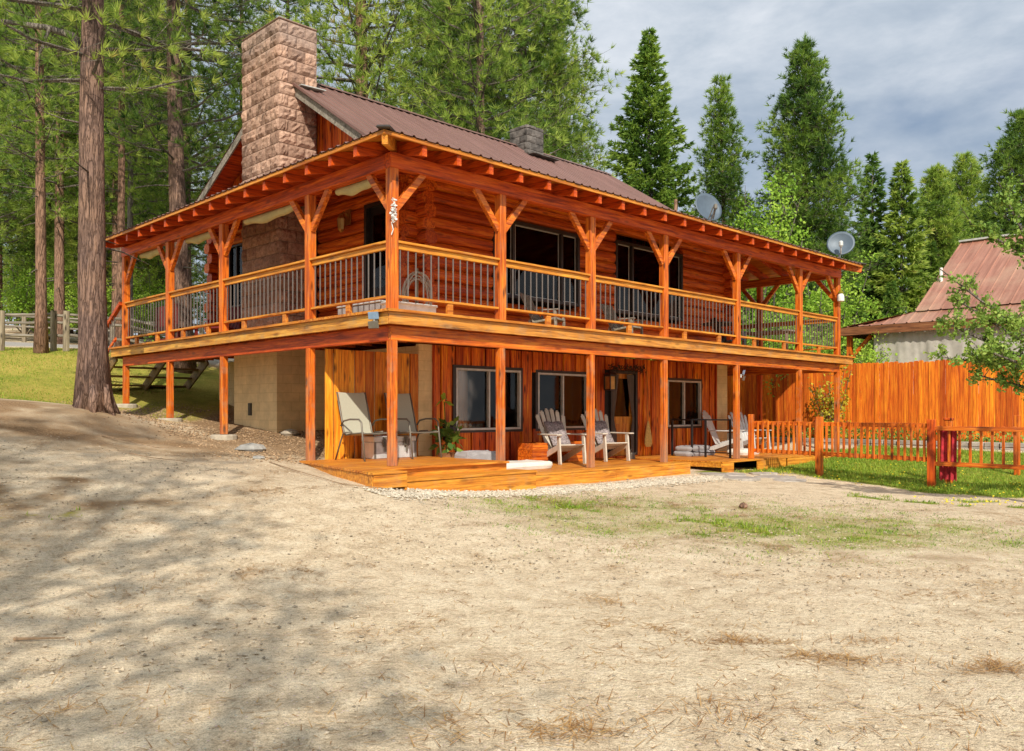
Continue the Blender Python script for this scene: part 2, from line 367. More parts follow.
def gz_arr(X, Y):
    X = np.asarray(X, float); Y = np.asarray(Y, float); sh = X.shape; x = np.clip(X.ravel(), -70, 70); y = np.clip(Y.ravel(), -25, 110)
    r = _W[_n] + _W[_n+1]*x + _W[_n+2]*y
    for i in range(_n): r = r + _W[i]*_U((x-_P[i,0])**2 + (y-_P[i,1])**2)
    return r.reshape(sh)
def gz(x, y): return float(gz_arr(np.array([x]), np.array([y]))[0])
def gh(a, b): return gz(*H(a, b))

def vnoise(X, Y, s, seed):
    r = np.random.RandomState(seed); T = r.rand(64,64); x = X/s; y = Y/s
    xi = np.floor(x).astype(int); yi = np.floor(y).astype(int); fx = x-xi; fy = y-yi; fx = fx*fx*(3-2*fx); fy = fy*fy*(3-2*fy)
    g = lambda i, j: T[i % 64, j % 64]
    return (g(xi,yi)*(1-fx)+g(xi+1,yi)*fx)*(1-fy) + (g(xi,yi+1)*(1-fx)+g(xi+1,yi+1)*fx)*fy
def fbm(X, Y, s, seed): return (vnoise(X,Y,s,seed)*.5 + vnoise(X,Y,s/2,seed+1)*.27 + vnoise(X,Y,s/4,seed+2)*.15 + vnoise(X,Y,s/8,seed+3)*.08)
def toab(X, Y):
    dx, dy = X-OX, Y-OY; return UX*dx + UY*dy, -UY*dx + UX*dy
def sm(x, a, b): t = np.clip((x-a)/(b-a), 0, 1); return t*t*(3-2*t)
def lawn_mask(X, Y):
    a, b = toab(X, Y); n = fbm(X, Y, 2.2, 5)
    right = sm(a - 9.7 + (n-.5)*2.2 - np.clip(-b-5, 0, 9)*.12, -.5, .8) * sm(-a, -17.5, -16.5) * sm(-b + (n-.5)*1.2, -.3, .7)
    right = np.maximum(right, sm(a-10.6,0,.5)*sm(-a,-16.8,-16.2)*sm(-b,-1.5,0)*.9)
    n2 = fbm(X, Y, .9, 15)
    strip = sm(fbm(X,Y,.38,15), .52, .66) * sm(X, -1.6, .5) * sm(-X, -6.2, -3.5) * np.exp(-((Y - 11.7 + .12*X + (fbm(X,Y,3,44)-.5)*2.4)/1.35)**2) * .72
    strip = np.maximum(strip, sm(n2,.5,.6)*sm(a-8.2,-.4,.6)*sm(-b+.1,-.2,.3)*sm(b,-3.2,-1.5)*.8)
    left = sm(Y - 17.6 + (n-.5)*4 - (X+12)*.0, 0, 2.2) * sm(-X, 6.5, 8.5) * sm(-Y, -29, -27.5)
    left2 = sm(Y, 23, 25)*sm(-X, 3, 6)*sm(-Y,-30,-28)
    strip = np.maximum(strip, sm(fbm(X,Y,.45,19), .5, .6)*sm(X,5.2,6.8)*np.exp(-((Y-14.9+.25*(X-8))/.9)**2)*.9)
    near = sm(n2, .58, .7) * np.exp(-(((X+5.6)/1.2)**2 + ((Y-9.6)/1.6)**2)) * .9
    return np.clip(np.maximum.reduce([right, strip, left, left2, near]), 0, 1), strip
def weed_mask(X, Y):
    return sm(X,-1.4,.6)*sm(-X,-8.5,-5)*np.exp(-((Y-12.0+.14*X+(fbm(X,Y,3,44)-.5)*2.4)/2.0)**2)*(.1+1.3*fbm(X,Y,.6,52))
def litter_mask(X, Y):
    a, b = toab(X, Y); n = fbm(X, Y, 1.6, 25); n2 = fbm(X, Y, .5, 35)
    left = sm(n, .40, .62) * sm(-X, 1.5, 6) * sm(Y, 6, 12)
    under = sm(b, 2.2, 3.2)*sm(a, -.6, .4)*sm(-a, -3, -2.4)*sm(-b,-12,-11)
    bank = sm(Y, 12.2, 14.5)*sm(-Y,-18.5,-17)*sm(-X, 3.5, 5.5)*(.45+.6*n)
    near = 0*X
    rt = sm(n2, .36, .55)*np.exp(-((Y - 10.6 + .45*X + (n-.5)*3)/1.3)**2)*sm(X,-.5,2.5)*.5
    rt = np.maximum(rt, sm(n2,.4,.6)*np.exp(-((Y-12.6+(n-.5)*2)/1.2)**2)*sm(X,-1,.5)*.45)
    return np.clip(np.maximum.reduce([left, under, bank, near, rt])*(.55+.9*(n2-.1)), 0, 1)
def road_mask(X, Y):
    return sm(Y, 29.5, 30.5)*sm(-Y, -39, -37)*sm(-X, -2, 4)

def ground():
    xs = np.unique(np.concatenate([np.linspace(-70,-16,28), np.linspace(-16,18,205), np.linspace(18,70,27)]))
    ys = np.unique(np.concatenate([np.linspace(-25,2.5,16), np.linspace(2.5,12,110), np.linspace(12,30,120), np.linspace(30,110,50)]))
    X, Y = np.meshgrid(xs, ys); Z = gz_arr(X, Y)
    near = sm(-np.abs(X), -18, -12)
    Z = Z + (fbm(X,Y,1.5,3)-.5)*.05*near + (fbm(X,Y,.5,9)-.5)*.018*near
    for yy, am in ((13.0,.022),(11.4,.018),(8.2,.012)):
        Z = Z - near*am*np.exp(-((Y - yy + .05*X + .3*np.sin(X*.35))/.22)**2)*sm(X,-4,0)
    v = np.stack([X,Y,Z], -1).reshape(-1,3); nx, ny = len(xs), len(ys)
    idx = np.arange(nx*ny).reshape(ny,nx); q = np.stack([idx[:-1,:-1], idx[:-1,1:], idx[1:,1:], idx[1:,:-1]], -1).reshape(-1,4)
    me = bpy.data.meshes.new('ground'); me.from_pydata(v.tolist(), [], q.tolist())
    me.polygons.foreach_set('use_smooth', [True]*len(me.polygons))
    lw, st = lawn_mask(X, Y)
    for nm, arr in (('lawn', lw), ('litter', litter_mask(X, Y)), ('weed', weed_mask(X, Y)), ('road', road_mask(X, Y))):
        at = me.attributes.new(nm, 'FLOAT', 'POINT'); at.data.foreach_set('value', arr.ravel().astype(np.float32))
    o = bpy.data.objects.new('ground', me); COL.objects.link(o); o['kind'] = 'structure'; o['label'] = 'sandy bare yard of packed pale dirt sloping up to the left'
    m, nt, b_, out = newmat('sandy_ground')
    W = coords(nt, (1,1,1), 'World')
    n1 = noise(nt, W, .5, 5, .6); n2 = noise(nt, W, 3.5, 6, .7); n3 = noise(nt, W, 28, 5, .75); n4 = noise(nt, W, 110, 3, .7)
    sand = ramp(nt, n2, [(.28,(.42,.31,.20)), (.5,(.64,.51,.35)), (.72,(.80,.68,.50))])
    sand = mix(nt, math_(nt,'MULTIPLY', ramp(nt, n1, [(.4,(0,0,0)),(.62,(1,1,1))]), .4), sand, (.74,.61,.44))
    sand = mix(nt, .5, sand, mix(nt, 1.0, sand, ramp(nt, n3, [(.32,(.42,.38,.33)),(.5,(1,1,1)),(.72,(1.25,1.22,1.2))]), 'MULTIPLY'))
    sand = mix(nt, .48, sand, mix(nt, 1.0, sand, ramp(nt, n4, [(.36,(.22,.18,.15)),(.48,(1,1,1)),(.66,(1.45,1.43,1.4))]), 'MULTIPLY'))
    vo = nt.nodes.new('ShaderNodeTexVoronoi'); vo.inputs['Scale'].default_value = 26; nt.links.new(W, vo.inputs['Vector'])
    sand = mix(nt, ramp(nt, vo.outputs['Distance'], [(.12,(.8,.8,.8)),(.2,(0,0,0))]), sand, mix(nt, .8, vo.outputs['Color'], (.75,.6,.42)))
    def A(nm): n = nt.nodes.new('ShaderNodeAttribute'); n.attribute_name = nm; return n.outputs['Fac']
    lit = ramp(nt, n3, [(.3,(.10,.055,.028)), (.5,(.25,.145,.07)), (.7,(.46,.31,.17))])
    lf = ramp(nt, math_(nt,'ADD', A('litter'), math_(nt,'MULTIPLY', math_(nt,'SUBTRACT', n3, .5), 1.3)), [(.3,(0,0,0)),(.75,(.9,.9,.9))])
    wf = ramp(nt, math_(nt,'ADD', A('weed'), math_(nt,'MULTIPLY', math_(nt,'SUBTRACT', n3, .5), 1.6)), [(.3,(0,0,0)),(.8,(.8,.8,.8))])
    sand = mix(nt, wf, sand, ramp(nt, n4, [(.3,(.13,.12,.035)), (.5,(.34,.32,.09)), (.7,(.58,.47,.22))]))
    c = mix(nt, lf, sand, lit)
    road = ramp(nt, n3, [(.3,(.30,.27,.25)), (.7,(.48,.45,.42))]); c = mix(nt, A('road'), c, road)
    gr = ramp(nt, n2, [(.3,(.09,.15,.02)), (.5,(.22,.26,.035)), (.7,(.42,.37,.07))])
    gr = mix(nt, .5, gr, mix(nt, 1.0, gr, ramp(nt, n4, [(.3,(.4,.4,.4)),(.7,(1.4,1.4,1.4))]), 'MULTIPLY'))
    gf = ramp(nt, math_(nt,'ADD', A('lawn'), math_(nt,'MULTIPLY', math_(nt,'SUBTRACT', n3, .5), 1.1)), [(.32,(0,0,0)),(.62,(1,1,1))])
    sx = nt.nodes.new('ShaderNodeSeparateXYZ'); nt.links.new(W, sx.inputs[0])
    wl = math_(nt, 'MULTIPLY', sx.outputs[0], -.2, True)
    gr = mix(nt, math_(nt, 'MULTIPLY', wl, ramp(nt, n1, [(.35,(.3,.3,.3)),(.6,(1,1,1))])), gr, ramp(nt, n3, [(.3,(.20,.13,.03)), (.5,(.42,.33,.07)), (.7,(.60,.50,.16))]))
    c = mix(nt, gf, c, gr)
    nt.links.new(c, b_.inputs['Base Color']); b_.inputs['Roughness'].default_value = .97; b_.inputs['Specular IOR Level'].default_value = .1
    h = math_(nt,'ADD', math_(nt,'ADD', math_(nt,'MULTIPLY', n2, .8), math_(nt,'MULTIPLY', n3, .5)), math_(nt,'MULTIPLY', n4, .2)); bump(nt, b_, h, .8, .05)
    me.materials.append(m)
ground()

rs = np.random.RandomState(11)
def scatter_tris(name, label, cat, X, Y, L, W, mat, up=.3, tilt=1.0, zoff=0.0, tint=None):
    n = len(X); th = rs.rand(n)*2*np.pi; Z = gz_arr(X,Y)+zoff
    d = np.stack([np.cos(th)*tilt, np.sin(th)*tilt, np.full(n, up)*(.3+rs.rand(n))], -1); d /= np.linalg.norm(d,axis=1)[:,None]
    s = np.stack([-np.sin(th), np.cos(th), np.zeros(n)], -1); p = np.stack([X,Y,Z], -1); LL = L*(.5+rs.rand(n))
    t = np.stack([p - s*W[:,None]/2, p + s*W[:,None]/2, p + d*LL[:,None]], 1) if hasattr(W,'__len__') else np.stack([p-s*W/2, p+s*W/2, p+d*LL[:,None]],1)
    o = np_mesh(name, t, 3, mat, attr=rs.rand(n) if tint is None else tint)
    return tag(o, label, cat, kind='stuff')

# grass on the lawn and in patches
def grass():
    X = rs.uniform(-18,17,700000); Y = rs.uniform(6,29,700000); lw, st = lawn_mask(X,Y)
    keep = (rs.rand(len(X)) < (lw-.25)*np.where(X < 0, .35, 1.0)) & (np.abs(X/Y) < .66)
    a, b = toab(X, Y); keep &= ~((a > 2.2)&(a < 14.2)&(b > -.4)) & ~((a>-1)&(a<9)&(b>-1)&(b<12))
    X, Y = X[keep], Y[keep]; a, b = toab(X, Y)
    scatter_tris('grass', 'bright green grass growing in tufts over lawn and yard edge', 'grass', X, Y, np.where(a > 9, .075, .055), .016, M['grass'], up=1.0, tilt=.6, zoff=-.004, tint=np.clip(rs.rand(len(X))*.6+fbm(X,Y,1.7,77)*.5,0,1))
grass()
def weeds():
    X = rs.uniform(-2,7,260000); Y = rs.uniform(8.5,15,260000); w_ = weed_mask(X,Y); c_ = fbm(X,Y,.28,57)
    keep = rs.rand(len(X)) < w_*.34*(.35+2.6*np.clip((c_-.55)*4,0,1)); a, b = toab(X,Y); keep &= (b < -1.0) | (a > 8.2); X, Y = X[keep], Y[keep]
    scatter_tris('weeds', 'thin patchy olive weeds and dry grass in front of the porch', 'weeds', X, Y, .035, .009, M['grass'], up=.7, tilt=.8, zoff=0, tint=np.clip(.55+rs.randn(len(X))*.25,0,1))
weeds()
def needles():
    X = rs.uniform(-9,9,420000); Y = rs.uniform(3.2,15,420000); lm = litter_mask(X,Y); n = fbm(X,Y,.35,91); n2=fbm(X,Y,.8,92)
    a, b = toab(X,Y)
    keep = (rs.rand(len(X)) < (lm*.35 + .9*(np.clip((n-.62)*6,0,1)*np.clip((n2-.5)*4,0,1)) + .03)) & (np.abs(X/Y) < .66) & ~((b>-1.1)&(a>-1.2)) 
    X, Y = X[keep], Y[keep]
    scatter_tris('pine_needle_litter', 'fallen brown pine needles scattered over the dirt', 'needle litter', X, Y, .11, .006, M['drygrass'], up=.04, zoff=.012)
needles()
def clumps():
    P = []
    for cx, cy, r, k, e in ((-3.3,11.2,.8,160,.5),(.85,5.5,.5,70,.3),(1.55,5.9,.55,150,.22),(2.1,5.5,.7,230,.25),(2.5,5.9,.4,60,.3),(3.0,5.3,.38,190,.4),(.75,7.1,.4,70,.3),(4.1,12,1.2,160,.4),(1.2,4.55,.8,170,.6),(-.35,4.4,.7,130,.6),(.3,4.25,.5,170,.45),(2.2,4.4,.8,90,.6),(-2.4,4.6,.6,80,.6),(5.2,7.8,1.2,160,.3),(3.6,7.3,1.0,120,.3),(-1.0,6.2,.8,60,.6),(-3.2,7.2,1.0,140,.6),(1.2,9.2,1.0,80,.4),(-1.6,9.4,1.2,90,.4),(-.2,5.2,.8,70,.7)):
        a0_ = rs.uniform(-.5,.3); x = rs.standard_t(3,k)*r*.3; y = rs.standard_t(3,k)*r*e*.35
        P.append(np.stack([cx+x*math.cos(a0_)-y*math.sin(a0_), cy+x*math.sin(a0_)+y*math.cos(a0_)], -1))
    P = np.concatenate(P)
    scatter_tris('dry_needle_clump', 'raked-up clumps of orange-brown dry pine needles on bare dirt', 'needle clumps', P[:,0], P[:,1], .15, .006, M['drygrass'], up=.16, zoff=.01)
clumps()
def pebbles(name, label, cat, X, Y, S, mat, z=0.0):
    n = len(X); Z = gz_arr(X,Y)+z
    o = np.array([(0,0,1),(1,0,0),(0,1,0),(-1,0,0),(0,-1,0),(0,0,-1)], float); F = [(0,1,2),(0,2,3),(0,3,4),(0,4,1),(5,2,1),(5,3,2),(5,4,3),(5,1,4)]
    v = o[None]*(.55+rs.rand(n,6,1)*.7)*S[:,None,None]*np.array([1,1,.6]); th = rs.rand(n)*6.28; c, s = np.cos(th)[:,None], np.sin(th)[:,None]
    v = np.stack([v[...,0]*c - v[...,1]*s, v[...,0]*s + v[...,1]*c, v[...,2]], -1) + np.stack([X,Y,Z], -1)[:,None]
    f = (np.array(F)[None] + (np.arange(n)*6)[:,None,None]).reshape(-1,3)
    me = bpy.data.meshes.new(name); me.from_pydata(v.reshape(-1,3).tolist(), [], f.tolist()); me.materials.append(mat)
    ob = bpy.data.objects.new(name, me); COL.objects.link(ob); return tag(ob, label, cat, kind='stuff')
def pebble_field():
    X = rs.uniform(-8,8,60000); Y = 3.3+rs.rand(60000)**1.3*12; k = (np.abs(X/Y) < .66) & (rs.rand(len(X)) < .25+fbm(X,Y,1.3,61)**2*1.4); X, Y = X[k], Y[k]
    a, b = toab(X,Y); k = ~((b>-1.1)&(a>-1.2)); X, Y = X[k], Y[k]
    pebbles('pebbles', 'small pale pebbles strewn over the sandy yard', 'pebbles', X, Y, .0035+rs.rand(len(X))**5*.02, M['pebble'], .004)
    a = rs.uniform(-1.3, 8.3, 7000); b = -1.0 + rs.randn(7000)*.2 - .35*rs.rand(7000)**2 - np.where(a < -.4, .25, 0) + np.where(a>2.4, -.02, -.12)
    x, y = OX+UX*a-UY*b, OY+UY*a+UX*b
    pebbles('gravel', 'strip of white gravel along the foot of the wooden porch', 'gravel', x, y, .010+rs.rand(7000)*.022, M['gravelstone'], .008)
    b = rs.uniform(2.0,11.5,2600); a = rs.randn(2600)*.8-.2; x, y = OX+UX*a-UY*b, OY+UY*a+UX*b
    a2 = rs.uniform(-1.0,2.3,5000); b2 = rs.uniform(2.6,11,5000)
    x = np.concatenate([x, OX+UX*a2-UY*b2]); y = np.concatenate([y, OY+UY*a2+UX*b2])
    pebbles('leaf_litter', 'chips of bark and dry leaves on the bank under the deck', 'leaf litter', x, y, .010+rs.rand(len(x))*.022, M['litter'], .004)
pebble_field()
# flagstones
for i, (a, b, s) in enumerate(((7.9,-1.5,.5),(8.5,-1.0,.42),(9.1,-1.7,.5),(8.7,-2.2,.42),(9.6,-1.1,.38),(8.1,-.75,.38))):
    mb = MB(); n = 9; poly = [(math.cos(6.283*k/n)*s*R.uniform(.8,1.15), math.sin(6.283*k/n)*s*R.uniform(.6,.9)) for k in range(n)]
    mb.prism(poly, -.06, .035); x, y = H(a,b)
    tag(mb.build('flagstone', M['blockstone'], loc=(x,y,gz(x,y)), rotz=R.uniform(0,3), bevel=.01), 'flat pale grey stepping stone set in dirt at the porch end', 'flagstone', 'flagstones at the end of the porch')

# ------------------------------------------------------------------ the house
HOUSE = thing('log_house', 'two-storey orange log house with wraparound balcony and brown metal roof', 'house', (OX,OY,0), PHI)
def part(mb, name, mat, parent=None, **k): return mb.build(name, mat, parent or HOUSE, **k)
FP = [0, 2.37, 4.84, 7.31, 10.32, 13.52, 15.83]
LP = [2.40, 5.71, 8.34, 10.95]
DZ = 3.18                       # deck top
WA0, WA1, WB0, WB1 = 2.4, 13.95, 2.4, 11.15   # log walls
# lower storey, foundation
mb = MB(); mb.box(2.5,13.9,2.5,11.1,-.4,2.9); part(mb, 'foundation', M['plaster'])
mb = MB(); mb.box(1.25,2.498,5.8,7.75,.6,3.14); part(mb, 'chimney_foundation', M['plaster'])
mb = MB(); mb.box(1.235,1.25,6.9,7.06,1.5,1.78); mb.box(1.225,1.235,6.92,7.04,1.52,1.76); part(mb, 'cleanout_door', M['bronze'])
# board siding lower front
win_lo = [(3.39,5.28,1.20,2.49),(5.83,7.55,1.20,2.47),(10.85,12.45,1.18,2.43)]
door_lo = (8.44,9.52,.48,2.62)
def board_wall(mb, a0, a1, z0, z1, y, holes, w=.205, depth=.03):
    a = a0; i = 0
    while a < a1-.02:
        ww = w*R.uniform(.8,1.12); e = min(a+ww, a1); off = -.03 if i % 2 else 0.0
        segs = [(z0,z1)]
        for (h0,h1,hz0,hz1) in holes:
            if e > h0+.01 and a < h1-.01:
                ns = []
                for s0, s1 in segs:
                    if hz0 > s0: ns.append((s0, min(hz0,s1)))
                    if hz1 < s1: ns.append((max(hz1,s0), s1))
                segs = [q for q in ns if q[1]-q[0] > .02]
        for s0, s1 in segs: mb.box(a+.011, e-.011, y-depth+off, y, s0, s1)
        a = e; i += 1
mb = MB(); board_wall(mb, 2.80, 13.25, .30, 2.93, 2.44, win_lo+[door_lo]); part(mb, 'board_siding', M['siding'], bevel=.004)
SB = None
mb = MB(); mb.box(2.795,2.83,2.36,2.44,.3,2.93); mb.box(13.22,13.27,2.36,2.44,.3,2.93); part(mb, 'corner_trim', M['red_z'])
mb = MB(); board_wall(mb, .28, 2.42, .55, 2.72, 2.40, [], w=.21, depth=.025); part(mb, 'screen_wall', M['screen'], bevel=.004)
mb = MB(); mb.box(2.45,2.795,2.415,2.5,.2,2.93); part(mb, 'tan_wall_strip', M['plaster']); mb = MB(); mb.box(13.3,13.9,2.415,2.5,.2,2.93); part(mb, 'tan_wall_strip', M['plaster'])

def window(a0,a1,z0,z1,y,cols,frame,wall='front',proud=.05,curtain='curtain',fw=.05,part_name='window'):
    """cols: fractions of mullions.  y = wall plane (b for front, a for left)."""
    def bx(mb,p0,p1,q0,q1,r0,r1):
        if wall == 'front': mb.box(p0,p1,q0,q1,r0,r1)
        else: mb.box(q0,q1,p0,p1,r0,r1)
    f = MB(); yo = y-proud
    bx(f,a0,a1,yo,y+.04,z1-fw,z1); bx(f,a0,a1,yo,y+.04,z0,z0+fw); bx(f,a0,a0+fw,yo,y+.04,z0+fw,z1-fw); bx(f,a1-fw,a1,yo,y+.04,z0+fw,z1-fw)
    for c in cols:
        m_ = a0+(a1-a0)*c; bx(f,m_-fw*.45,m_+fw*.45,yo+.008,y+.04,z0+fw,z1-fw)
    o = part(f, part_name, frame, bevel=.004)
    g = MB(); bx(g,a0+fw,a1-fw,y-.024,y-.020,z0+fw,z1-fw); part(g, 'pane', M['glass'], o)
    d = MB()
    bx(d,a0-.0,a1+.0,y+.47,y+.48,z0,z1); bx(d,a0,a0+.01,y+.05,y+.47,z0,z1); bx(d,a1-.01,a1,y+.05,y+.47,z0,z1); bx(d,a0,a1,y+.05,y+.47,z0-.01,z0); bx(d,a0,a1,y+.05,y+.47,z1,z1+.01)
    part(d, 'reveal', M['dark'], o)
    if curtain:
        c = MB(); n = 60; vs = []
        for k in range(n+1):
            t = k/n; p = a0+fw+(a1-a0-2*fw)*t; q = y+.005+.012*math.sin(t*55+math.sin(t*9)*2)
            if curtain == 'split' and .42 < t < .6: q += .2
            for z in (z0+.03, z1-.03): vs.append((p,q,z) if wall == 'front' else (q,p,z))
        rng = [k for k in range(n) if not (curtain == 'split' and .42 < k/n < .6)]
        c.add(vs, [(2*k,2*k+2,2*k+3,2*k+1) for k in rng]); part(c, 'curtain', M['curtain' if curtain != 'dark' else 'curtain_dark'], o, smooth=True)
    return o
# the foundation block and wall need openings behind the windows: recess boxes are inside shallow niches
bpy.data.objects.remove(bpy.data.objects['foundation'])
mb = MB()
def wall_with_holes(mb, a0, a1, z0, z1, y0, y1, holes):
    hs = sorted(holes); a = a0
    for h in hs:
        mb.box(a,h[0],y0,y1,z0,z1); mb.box(h[0],h[1],y0,y1,z0,h[2]); mb.box(h[0],h[1],y0,y1,h[3],z1); a = h[1]
    mb.box(a,a1,y0,y1,z0,z1)
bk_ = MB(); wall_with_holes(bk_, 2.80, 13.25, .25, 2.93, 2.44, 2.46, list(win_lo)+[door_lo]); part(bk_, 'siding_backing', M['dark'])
wall_with_holes(mb, 2.5, 13.9, -.4, 2.9, 2.5, 3.2, [(a,b,c,d) for a,b,c,d in win_lo]+[door_lo])
mb.box(2.5,3.0,3.2,11.1,-.4,2.9); mb.box(13.4,13.9,3.2,11.1,-.4,2.9); mb.box(3.0,13.4,10.8,11.1,-.4,2.9); mb.box(3,13.4,3.2,10.8,2.6,2.9)
part(mb, 'foundation', M['plaster'])
for i, (a,b,c,d) in enumerate(win_lo): window(a,b,c,d,2.46,[.5],M['alu'],proud=.10,curtain=['curtain','split','curtain'][i],fw=.045)
# dark trims round the windows
for (a,b,c,d) in win_lo:
    mb = MB(); mb.box(a-.07,b+.07,2.375,2.45,d,d+.06); mb.box(a-.07,b+.07,2.375,2.45,c-.05,c); mb.box(a-.07,a,2.375,2.45,c,d); mb.box(b,b+.07,2.375,2.45,c,d)
    part(mb, 'window_trim', M['bronze'])
# front door of the lower floor
a,b,c,d = door_lo
mb = MB(); mb.box(a,a+.07,2.36,2.5,c,d); mb.box(b-.07,b,2.36,2.5,c,d); mb.box(a+.07,b-.07,2.36,2.5,d-.08,d)
DR = part(mb, 'lower_door', M['bronze'], bevel=.004)
mb = MB(); mb.box(a+.07,b-.07,2.47,2.5,c,c+.98); mb.box(a+.07,a+.19,2.47,2.5,c+.98,d-.08); mb.box(b-.19,b-.07,2.47,2.5,c+.98,d-.08); mb.box(a+.19,b-.19,2.47,2.5,d-.2,d-.08)
mb.box(a+.2,a+.5,2.455,2.47,c+.15,c+.8); mb.box(a+.58,b-.2,2.455,2.47,c+.15,c+.8); part(mb, 'door_leaf', M['gold_z'], DR, bevel=.005)
mb = MB(); mb.box(a+.19,b-.19,2.49,2.5,c+.98,d-.2); part(mb, 'pane', M['glass'], DR)
mb = MB(); mb.box(a,b,3.0,3.02,c,d); part(mb, 'reveal', M['dark'], DR)
mb = MB()
for s in (0,1):                              # tied-back dark curtain hung in front of the door
    x0 = a+.1 if s == 0 else b-.1; x1 = a+.42 if s == 0 else b-.42; vs = []; n = 14
    for k in range(n+1):
        t = k/n; z = d-.1-t*(d-.1-c-.05); w = (.15+.85*abs(t-.55)**.8*1.4) if t < .8 else .45
        for j in range(7):
            u = j/6; vs.append((x0+(x1-x0)*u*min(w,1), 2.40+.02*math.sin(u*14+t*3), z))
    mb.add(vs, [(k*7+j,k*7+j+1,(k+1)*7+j+1,(k+1)*7+j) for k in range(n) for j in range(6)])
part(mb, 'door_curtain', M['curtain_dark'], DR, smooth=True)
mb = MB(); mb.lathe([(.02,0),(.035,.01),(.035,.04),(.01,.06)], 10, (b-.13,2.44,c+1.0)); part(mb, 'door_knob', M['brass'], DR)

# logs of the upper storey
win_up = [(4.45,7.27,4.07,5.78),(8.64,11.56,4.05,5.86)]
def log_prof(w, h, n=8):
    pr = []
    for k in range(n): 
        t = 2*math.pi*(k+.5)/n; x, y = math.cos(t), math.sin(t)
        pr.append((w*.5*math.copysign(abs(x)**.62,x), h*.5*math.copysign(abs(y)**.72,y)))
    return pr
def log(mb, p0, p1, fixed, z, w, h, axis):
    pr = log_prof(w,h,12); vs = []; n = len(pr)
    ks = max(1, int((p1-p0)/1.2))
    for i in range(ks+1):
        p = p0+(p1-p0)*i/ks; j1 = R.uniform(-.012,.012); j2 = R.uniform(-.006,.006)
        for x, y in pr: vs.append((p, fixed+x+j1, z+y+j2) if axis == 'x' else (fixed+x+j1, p, z+y+j2))
    fs = [(i*n+j, i*n+(j+1)%n, (i+1)*n+(j+1)%n, (i+1)*n+j) for i in range(ks) for j in range(n)]
    fs += [tuple(reversed(range(n))), tuple(range(ks*n, ks*n+n))]; mb.add(vs, fs)
LH = .262
def log_wall(mb, a0, a1, y, axis, holes, z0, z1, ext):
    z = z0+LH/2; i = 0
    while z < z1:
        e0 = a0-(ext if i % 2 == 0 else ext*.75); e1 = a1+(ext if i % 2 == 0 else ext*.8); segs = [(e0,e1)]
        for h in holes:
            if z+LH*.35 > h[2] and z-LH*.35 < h[3]:
                ns = []
                for s in segs:
                    if h[0] > s[0] and h[1] < s[1]: ns += [(s[0],h[0]),(h[1],s[1])]
                    else: ns.append(s)
                segs = ns
        for s0, s1 in segs: log(mb, s0, s1, y, z, .30, LH*1.02, axis)
        z += LH; i += 1
mb = MB(); log_wall(mb, WA0, WA1, WB0+.12, 'x', win_up, DZ, 6.5, .28); part(mb, 'front_log_wall', M['log_x'], smooth=False)
door_l = (3.30,4.15,DZ,5.95); win_l = (9.5,10.3,4.3,5.92)
def log_wall_side(b0, b1, holes, e0, e1):
    mb = MB(); z = DZ+LH; i = 0
    while z < 6.55:
        segs = [(b0-(e0 if i%2 == 0 else e0*.75), b1+(e1 if i%2 == 0 else e1*.8))]
        for h in holes:
            if z+LH*.35 > h[2] and z-LH*.35 < h[3]: segs = [x for s_ in segs for x in ([(s_[0],h[0]),(h[1],s_[1])] if h[0] > s_[0] and h[1] < s_[1] else [s_])]
        for s0, s1 in segs: log(mb, s0, s1, WA0+.12, z, .30, LH*1.02, 'y')
        z += LH; i += 1
    part(mb, 'left_log_wall', M['log_y'])
log_wall_side(WB0, 5.98, [door_l], .28, 0); log_wall_side(7.7, WB1, [win_l], 0, .28)
mb = MB(); log_wall(mb, WB0, WB1, WA1-.12, 'y', [], DZ+LH*.5, 6.55, .28); part(mb, 'right_log_wall', M['log_y'])
mb = MB(); log_wall(mb, WA0, WA1, WB1-.12, 'x', [], DZ, 6.8, .28); part(mb, 'back_log_wall', M['log_x'])
for i, (a,b,c,d) in enumerate(win_up): window(a,b,c,d,WB0+.06,[.22,.78] if i == 0 else [.24,.78],M['bronze'],proud=.10,curtain=None,fw=.075)
for (a,b,c,d) in win_up:                    # inner light lines of the sashes, blind at the top
    mb = MB()
    for (p,q) in ((a+.09,a+(b-a)*.21),(a+(b-a)*.25,a+(b-a)*.76),(a+(b-a)*.80,b-.09)):
        mb.box(p,q,WB0+.03,WB0+.045,d-.10,d-.075); mb.box(p,p+.02,WB0+.03,WB0+.045,c+.08,d-.1); mb.box(q-.02,q,WB0+.03,WB0+.045,c+.08,d-.1); mb.box(p,q,WB0+.03,WB0+.045,c+.075,c+.1)
    part(mb, 'sash', M['alu'])
window(9.5,10.3,4.3,5.92,WA0+.06,[.5],M['bronze'],wall='left',proud=.08,curtain='dark',fw=.05)
mb = MB(); a,b,c,d = door_l
mb.box(2.36,2.5,a,a+.08,c,d); mb.box(2.36,2.5,b-.08,b,c,d); mb.box(2.36,2.5,a+.08,b-.08,d-.08,d); DL = part(mb, 'balcony_door', M['bronze'])
mb = MB(); mb.box(2.46,2.5,a+.08,b-.08,c,d-.08); part(mb, 'door_leaf', M['black'], DL)
mb = MB(); mb.box(2.45,2.458,a+.2,b-.2,c+1.0,d-.25); part(mb, 'pane', M['glass'], DL)

